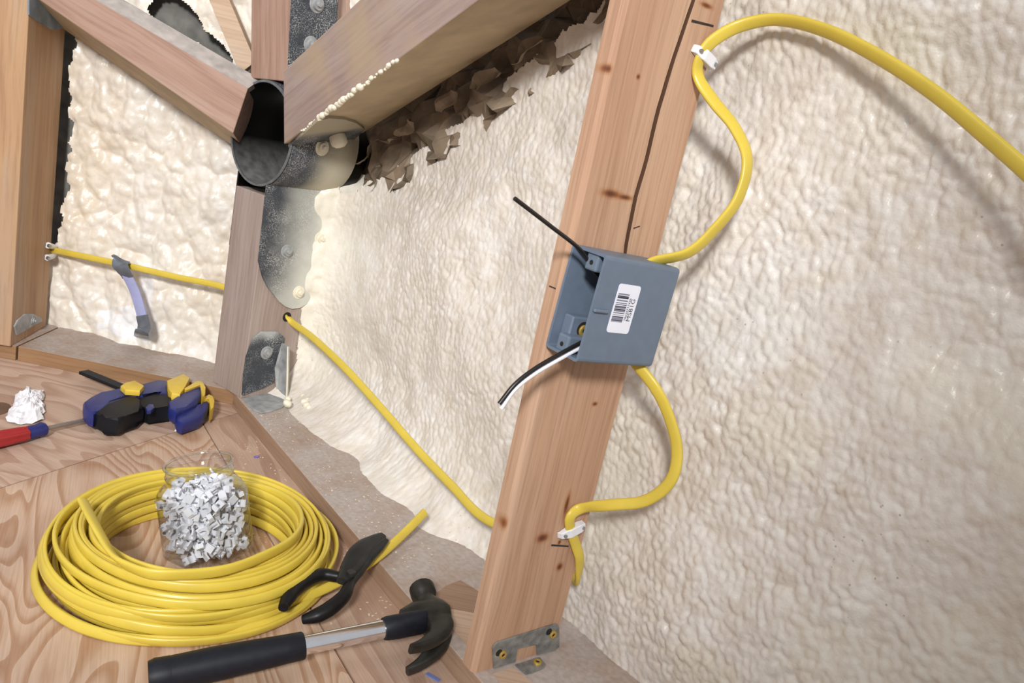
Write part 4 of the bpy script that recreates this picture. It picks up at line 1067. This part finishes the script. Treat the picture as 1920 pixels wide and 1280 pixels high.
pn = tube('nail', [(-.0073, 0, -.013), (-.0073, 0, .0020), (-.0073, 0, .0022), (-.0073, 0, .0032)], [.0008, .0008, .0020, .0020], M_NAIL, proto, n=4, m=6, M=Matrix.Identity(4), smoothp=False)
pn.matrix_basis = Matrix.Identity(4); pn.matrix_parent_inverse = Matrix.Identity(4)
rj = random.Random(11); spots = []
tries = 0
while len(spots) < 230 and tries < 60000:
    tries += 1
    z_ = rj.uniform(.008, .094)
    x_, y_ = rj.uniform(-.037, .037), rj.uniform(-.037, .037)
    lim = .0365 if z_ < .076 else .033
    if abs(x_) ** 4 + abs(y_) ** 4 > lim ** 4: continue
    if z_ > .089 - .12 * (x_ * .3 - y_ * .1): continue
    if any((x_ - p[0]) ** 2 + (y_ - p[1]) ** 2 + (z_ - p[2]) ** 2 < .0094 ** 2 for p in spots): continue
    spots.append((x_, y_, z_))
for i, (x_, y_, z_) in enumerate(spots):
    q_ = Quaternion((rj.gauss(0, 1), rj.gauss(0, 1), rj.gauss(0, 1), rj.gauss(0, 1))).normalized()
    Mx = MJ @ Matrix.Translation((x_, y_, z_)) @ q_.to_matrix().to_4x4()
    if i == 0: proto.matrix_basis = Mx
    else:
        o = proto.copy(); COL.objects.link(o); o.matrix_basis = Mx
        k = pn.copy(); COL.objects.link(k); k.parent = o; k.matrix_parent_inverse = Matrix.Identity(4); k.matrix_basis = Matrix.Identity(4)

# ================================================================ HAMMER
hg = onz(287, 1268, .017); hh = onz(800, 1162, .048)
hxv = (hh - hg).normalized(); hz_ = (UP - hxv * hxv.z).normalized(); hy = hz_.cross(hxv)
MH = frame(hxv, hy, hz_, hh)                      # origin in the eye of the head, x away from the grip, y towards the striking face
ham = thing('claw_hammer', hg, 'claw hammer with chrome shaft and black rubber grip on the floor', 'hammer')
HL = (hh - hg).length
hf_ = onz(797, 1100, .050); hcw = onz(774, 1243, .030); hd_ = hf_ - hcw - hxv * .038
ks_ = hd_.length / .130; hy2 = hd_.normalized(); hx2 = (hxv - hy2 * hxv.dot(hy2)).normalized(); hz2 = hx2.cross(hy2)
MHD = frame(hx2, hy2, hz2, hf_ - hy2 * .060 * ks_) @ Matrix.Diagonal((1.08, ks_, 1.08, 1))
def sect_sweep(bm, path, wide, sects):
    vs = []; m = len(sects[0])
    n = len(path)
    for i, p in enumerate(path):
        t_ = (path[min(i + 1, n - 1)] - path[max(i - 1, 0)]).normalized(); w_ = (wide - t_ * wide.dot(t_)).normalized(); h_ = t_.cross(w_)
        vs.append([bm.verts.new(p + w_ * x + h_ * y) for (x, y) in sects[i]])
    for i in range(n - 1):
        for k in range(m): bm.faces.new((vs[i][k], vs[i][(k + 1) % m], vs[i + 1][(k + 1) % m], vs[i + 1][k]))
    bm.faces.new(vs[0][::-1]); bm.faces.new(vs[-1])
Zl = V((0, 0, 1))
bm = bmesh.new()
pth = [V((-.004, .0600, 0)), V((-.004, .0585, 0)), V((-.004, .043, 0)), V((-.004, .040, 0)), V((-.004, .034, 0)), V((-.003, .026, 0)), V((-.001, .016, 0)), V((0, .006, 0)), V((0, -.006, 0)), V((.0, -.016, 0))]
sz = [(.0125, .0125, 2), (.0140, .0140, 2), (.0140, .0140, 2), (.0125, .0125, 2), (.0100, .0105, 2), (.0110, .0125, 2.3), (.0125, .0165, 2.8), (.0135, .0190, 3), (.0130, .0175, 3), (.0125, .0135, 3)]
sect_sweep(bm, pth, Zl, [oval(x, y, 16, e) for x, y, e in sz])
# claws: two tines curving back
for sg_ in (1, -1):
    cp = [V((.0, -.013, sg_ * .0062)), V((.001, -.026, sg_ * .0066)), V((-.003, -.040, sg_ * .0085)), V((-.012, -.053, sg_ * .0108)), V((-.025, -.064, sg_ * .0130)), V((-.038, -.070, sg_ * .0150))]
    cs = [(.0066, .0150), (.0068, .0140), (.0068, .0120), (.0066, .0095), (.0064, .0065), (.0060, .0034)]
    r_ = smoothpts(cp, 14); path = [q[0] for q in r_]
    ss_ = []
    for q in r_:
        k = q[1] * 5; i = min(int(k), 4); f = k - i; x = cs[i][0] + (cs[i + 1][0] - cs[i][0]) * f; y = cs[i][1] + (cs[i + 1][1] - cs[i][1]) * f
        ss_.append(oval(x, y, 12, 3.2))
    sect_sweep(bm, path, Zl, ss_)
hd = bm_obj('head', bm, M_HEAD, ham, MHD, smooth=True, sharp=38)
# cheek flank running down to the collar
bm = bmesh.new()
sect_sweep(bm, [V((.012, .004, 0)), V((-.004, .003, 0)), V((-.020, .002, 0)), V((-.034, .000, 0))], Zl, [oval(.0118, .018, 16, 3), oval(.0140, .0250, 16, 3), oval(.0138, .0215, 16, 2.6), oval(.0115, .0140, 16, 2.2)])
bm_obj('socket', bm, M_HEAD, hd, MHD, smooth=True, sharp=40)
bm = bmesh.new()
sect_sweep(bm, [V((-.002, -.001, 0)), V((-.008, -.001, 0)), V((-.026, -.001, 0)), V((-.034, -.001, 0)), V((-.046, 0, 0)), V((-.050, 0, 0))], Zl, [oval(.0140, .0065, 16, 2.5), oval(.0146, .0088, 16, 2.5), oval(.0142, .0095, 16, 2.4), oval(.0138, .0112, 16, 2.2), oval(.0130, .0125, 16, 2), oval(.0118, .0118, 16, 2)])
bm_obj('collar', bm, M_RUB, ham, MH, smooth=True, sharp=40)
XG = -.136
def lx(x): return MH @ Matrix.Translation((x, 0, 0)) @ Matrix.Rotation(-math.pi / 2, 4, 'Y')
lathe('shaft', [(0, 0), (.0098, 0), (.0098, .095), (0, .095)], M_CHR, MH @ Matrix.Translation((-.047, 0, 0)) @ Matrix.Rotation(-math.pi / 2, 4, 'Y'), ham, n=28)
gl_ = HL + XG + .004
lathe('grip', [(0, 0), (.0132, 0), (.0142, .0015), (.0146, .02), (.0158, .05), (.0168, .09), (.0162, .13), (.0164, gl_ - .02), (.0170, gl_ - .006), (.0150, gl_), (0, gl_)], M_RUB, MH @ Matrix.Translation((XG, 0, 0)) @ Matrix.Rotation(-math.pi / 2, 4, 'Y'), ham, n=28, sharp=40)

# ================================================================ PLIERS
plr = thing('cutting_pliers', onz(655, 1085, .03), 'black cutting pliers with vinyl grips lying over the cable tail', 'pliers')
zz = lambda px, py, z: onz(px, py, z)
def flat_sweep(name, pts, wds, ths, mat, parent, up=UP, n=28, e=3.0):
    r_ = smoothpts(pts, n); P = [q[0] for q in r_]; bm = bmesh.new(); S = []
    for q in r_:
        k = q[1] * (len(wds) - 1); i = min(int(k), len(wds) - 2); f = k - i
        S.append(oval(ths[i] + (ths[i + 1] - ths[i]) * f, wds[i] + (wds[i + 1] - wds[i]) * f, 12, e))
    sect_sweep(bm, P, up, S)
    return bm_obj(name, bm, mat, parent, smooth=True, sharp=45)
tip0 = zz(716, 1008, .054); piv = zz(657, 1078, .040)
jw = flat_sweep('upper_jaw', [zz(641, 1090, .039), zz(660, 1060, .044), zz(680, 1030, .050), zz(702, 1013, .054), zz(718, 1004, .056)], [.007, .0125, .0150, .0130, .0060], [.0050, .0055, .0055, .0048, .0035], M_PLI, plr)
jw2 = flat_sweep('lower_jaw', [zz(655, 1094, .036), zz(668, 1070, .040), zz(690, 1044, .047), zz(710, 1026, .053), zz(724, 1012, .057)], [.006, .0095, .0090, .0070, .0040], [.0048, .0052, .0050, .0042, .0030], M_PLI, plr)
lathe('rivet', [(0, .0016), (.0045, .0014), (.0055, .0006), (.0055, -.004)], M_PLI, zframe(zz(659, 1072, .0475), UP), plr, n=16)
flat_sweep('left_handle', [zz(662, 1075, .040), zz(648, 1078, .038), zz(628, 1082, .036)], [.0065, .005, .0042], [.0042, .004, .004], M_PLI, plr, n=10)
flat_sweep('right_handle', [zz(664, 1072, .040), zz(660, 1090, .036), zz(652, 1108, .033)], [.0065, .005, .0042], [.0042, .004, .004], M_PLI, plr, n=10)
flat_sweep('left_grip', [zz(634, 1081, .037), zz(604, 1077, .036), zz(574, 1089, .035), zz(549, 1109, .034), zz(533, 1134, .032), zz(531, 1139, .032)], [.0060, .0076, .0082, .0088, .0084, .0055], [.0065, .0075, .0080, .0084, .0078, .0050], M_GRIP, plr, n=36, e=2.3)
flat_sweep('right_grip', [zz(656, 1094, .036), zz(645, 1117, .033), zz(622, 1138, .028), zz(598, 1152, .023), zz(572, 1160, .018), zz(568, 1161, .017)], [.0060, .0076, .0084, .0088, .0086, .0055], [.0065, .0075, .0080, .0084, .0078, .0050], M_GRIP, plr, n=36, e=2.3)

# ================================================================ BAR CLAMP
bcp = thing('bar_clamp', onz(290, 785, 0), 'navy and black quick-grip bar clamp with yellow pads on the floor', 'clamp')
def z7(x, y): return (140 + x / 6.857, 680 + y / 6.857)
def cp_prism(name, poly, zt_, zb_, mat, bev=.003):
    zm = zt_ * .6 + zb_ * .4
    return prism(name, [onz(*z7(*q), zm) + UP * (zt_ - zm) for q in poly], V((0, 0, zb_ - zt_)), mat, bcp, bev, True)
ba = onz(157, 694, .022); bb_ = onz(300, 752, .024); bdv = (bb_ - ba); bsv = V((-bdv.y, bdv.x, 0)).normalized() * .0095
prism('bar', [ba - bsv, bb_ - bsv, bb_ + bsv, ba + bsv], V((0, 0, -.006)), M_DARKP, bcp, .001)
cp_prism('body', [(105, 570), (200, 500), (330, 455), (600, 375), (760, 390), (860, 330), (1060, 275), (1185, 285), (1190, 450), (1080, 465), (1040, 400), (880, 500), (780, 490), (640, 500), (430, 600), (290, 700), (240, 740), (170, 710), (115, 650)], .034, .008, M_BLUE, .006)
cp_prism('handle', [(250, 690), (440, 570), (640, 465), (790, 480), (830, 560), (890, 650), (760, 690), (640, 765), (560, 825), (430, 780), (300, 755), (250, 725)], .034, .006, M_DARKP, .007)
cp_prism('trigger_housing', [(790, 480), (900, 430), (1050, 375), (1090, 470), (1240, 520), (1210, 640), (1080, 640), (950, 680), (840, 620)], .031, .004, M_DARKP)
cp_prism('trigger', [(910, 590), (950, 545), (1010, 550), (1025, 590), (980, 630), (930, 635)], .036, .029, M_BLUE, .0015)
cp_prism('fixed_jaw', [(1195, 560), (1350, 480), (1590, 345), (1630, 380), (1630, 470), (1560, 570), (1420, 640), (1300, 690), (1210, 650)], .036, .010, M_BLUE, .006)
cp_prism('sliding_jaw', [(1290, 735), (1450, 680), (1690, 520), (1730, 570), (1700, 670), (1600, 760), (1380, 835), (1310, 805)], .026, .002, M_BLUE, .006)
cp_prism('release_lever', [(590, 318), (660, 275), (770, 250), (890, 318), (835, 388), (650, 372)], .044, .034, M_YELP, .0015)
cp_prism('jaw_pad', [(1178, 300), (1390, 210), (1475, 265), (1410, 380), (1345, 480), (1240, 465), (1195, 400)], .040, .012, M_YELP, .002)
cp_prism('jaw_pad', [(1400, 395), (1570, 290), (1640, 305), (1675, 380), (1672, 470), (1630, 515), (1612, 345), (1425, 425)], .039, .014, M_YELP, .0012)
cp_prism('jaw_pad', [(1628, 515), (1720, 462), (1770, 485), (1792, 545), (1778, 630), (1735, 675), (1728, 520), (1640, 545)], .029, .006, M_YELP, .0012)

# ================================================================ SCREWDRIVER
s0 = onz(-70, 838, .013); s1 = onz(50, 812, .013); s2 = onz(82, 804, .012); s3 = onz(215, 775, .010)
sdv = thing('screwdriver', s0, 'screwdriver with red handle and blue collar at the left edge', 'screwdriver')
bm = bmesh.new(); r_ = smoothpts([s0, (s0 + s1) / 2, s1], 10)
def flute(r0):
    return [((r0 * (1 + .09 * math.cos(6 * t_))) * math.cos(t_), (r0 * (1 + .09 * math.cos(6 * t_))) * math.sin(t_)) for t_ in [2 * math.pi * k / 36 for k in range(36)]]
sect_sweep(bm, [q[0] for q in r_], UP, [flute(r) for r in (.0125, .0125, .013, .013, .0128, .0125, .0122, .0118, .0115, .0105)])
bm_obj('handle', bm, M_RED, sdv, smooth=True, sharp=60)
tube('collar', [s1, s1.lerp(s2, .15), s1.lerp(s2, .55), s1.lerp(s2, .85), s2], [.0098, .0108, .0098, .0118, .0105], M_BLUE, sdv, n=5, m=16, smoothp=False)
tube('shaft', [s2, s3], .0034, M_STEEL, sdv, n=2, m=12, smoothp=False)

# ================================================================ CRUMPLED TISSUE
tc_ = onz(50, 765, 0)
n1 = 46; vs = []; fs = []
oy = [onz(*q, .004) for q in ((10, 789), (14, 772), (24, 756), (30, 740), (46, 730), (52, 722), (60, 732), (82, 730), (84, 742), (78, 752), (84, 770), (78, 778), (86, 784), (60, 792), (34, 793))]
cen = sum(oy, V()) / len(oy); no = len(oy); rings = 9
oyf = []
for i in range(no):
    for k in range(3): oyf.append(oy[i].lerp(oy[(i + 1) % no], k / 3))
m = len(oyf); vs = [cen + UP * .012]
for r in range(1, rings + 1):
    f = r / rings
    for k, p in enumerate(oyf):
        b_ = cen.lerp(p, f); hgt = .011 * (1 - f ** 2.2) + .016 * abs(mnoise.noise(b_ * 70)) * (1 - .6 * f) + .008 * mnoise.noise(b_ * 170) * (1 - f * .8)
        vs.append(V((b_.x, b_.y, max(.001, hgt + .0015))) + V((mnoise.noise(b_ * 90), mnoise.noise(b_ * 90 + V((5, 5, 5))), 0)) * .004 * f)
for k in range(m): fs.append((0, 1 + k, 1 + (k + 1) % m))
for r in range(rings - 1):
    for k in range(m): fs.append((1 + r * m + k, 1 + r * m + m + k, 1 + r * m + m + (k + 1) % m, 1 + r * m + (k + 1) % m))
ti = mesh('crumpled_tissue', vs, fs, M_PAPERW, None, False)
tag(ti, 'crumpled white tissue on the far plywood above the screwdriver', 'tissue')

# ================================================================ SCRAPS
def scrap(px, py, z, lx_, ly, lz, an, mat, label, cat='scrap'):
    c = onz(px, py, z + lz / 2); bm = bmesh.new(); add_box(bm, (-lx_ / 2, -ly / 2, -lz / 2), (lx_ / 2, ly / 2, lz / 2), min(lx_, ly, lz) * .3, 1)
    for v in bm.verts: v.co.z += .25 * lz * math.sin(v.co.x / lx_ * 3)
    o = bm_obj('plastic_scrap', bm, mat, None, Matrix.Translation(c) @ Matrix.Rotation(an, 4, 'Z')); tag(o, label, cat)
M_VIO = plain('violet_scrap_plastic', (.16, .12, .42), .4)
scrap(481, 856, 0, .008, .004, .003, .5, M_VIO, 'tiny violet plastic scrap on plywood beside the far end of the coil')
scrap(812, 1269, 0, .018, .006, .0012, -.5, plain('blue_crayon', (.18, .22, .48), .6), 'thin blue scrap on the plywood below the hammer claw')
scrap(332, 806, 0, .007, .006, .004, .3, M_CLIP, 'small white scrap under the jaw of the bar clamp')

# sawdust flakes along the plate and floor (too many to count)
rd = random.Random(21); bm = bmesh.new()
for k in range(420):
    if k < 250:
        s_ = rd.uniform(.02, .62); p = A(s_, rd.uniform(.004, .085), ZP + .0006)
    else:
        s_ = rd.uniform(.15, .68); p = A(s_, -abs(rd.gauss(0, .07)) - .003, .0006)
    if k < 250 and p.z < ZP: continue
    L_ = rd.uniform(.001, .0035); w_ = rd.uniform(.0005, .0012); an = rd.uniform(0, 6.28)
    d_ = V((math.cos(an), math.sin(an), rd.uniform(-.1, .3))) * L_; e_ = V((-math.sin(an), math.cos(an), 0)) * w_
    v_ = [bm.verts.new(p + q) for q in (-d_ * .5 - e_, d_ * .5 - e_, d_ * .5 + e_, -d_ * .5 + e_)]
    t_ = [bm.verts.new(v.co + UP * .0004) for v in v_]
    bm.faces.new(v_[::-1]); bm.faces.new(t_)
    for q in range(4): bm.faces.new((v_[q], v_[(q + 1) % 4], t_[(q + 1) % 4], t_[q]))
sd_ = bm_obj('sawdust', bm, plain('pale_sawdust', (.66, .55, .42), .8, var=.25, scale=200)); tag(sd_, 'scattered sawdust flakes along the floor plate and plywood by the hammer', 'sawdust', kind='stuff')
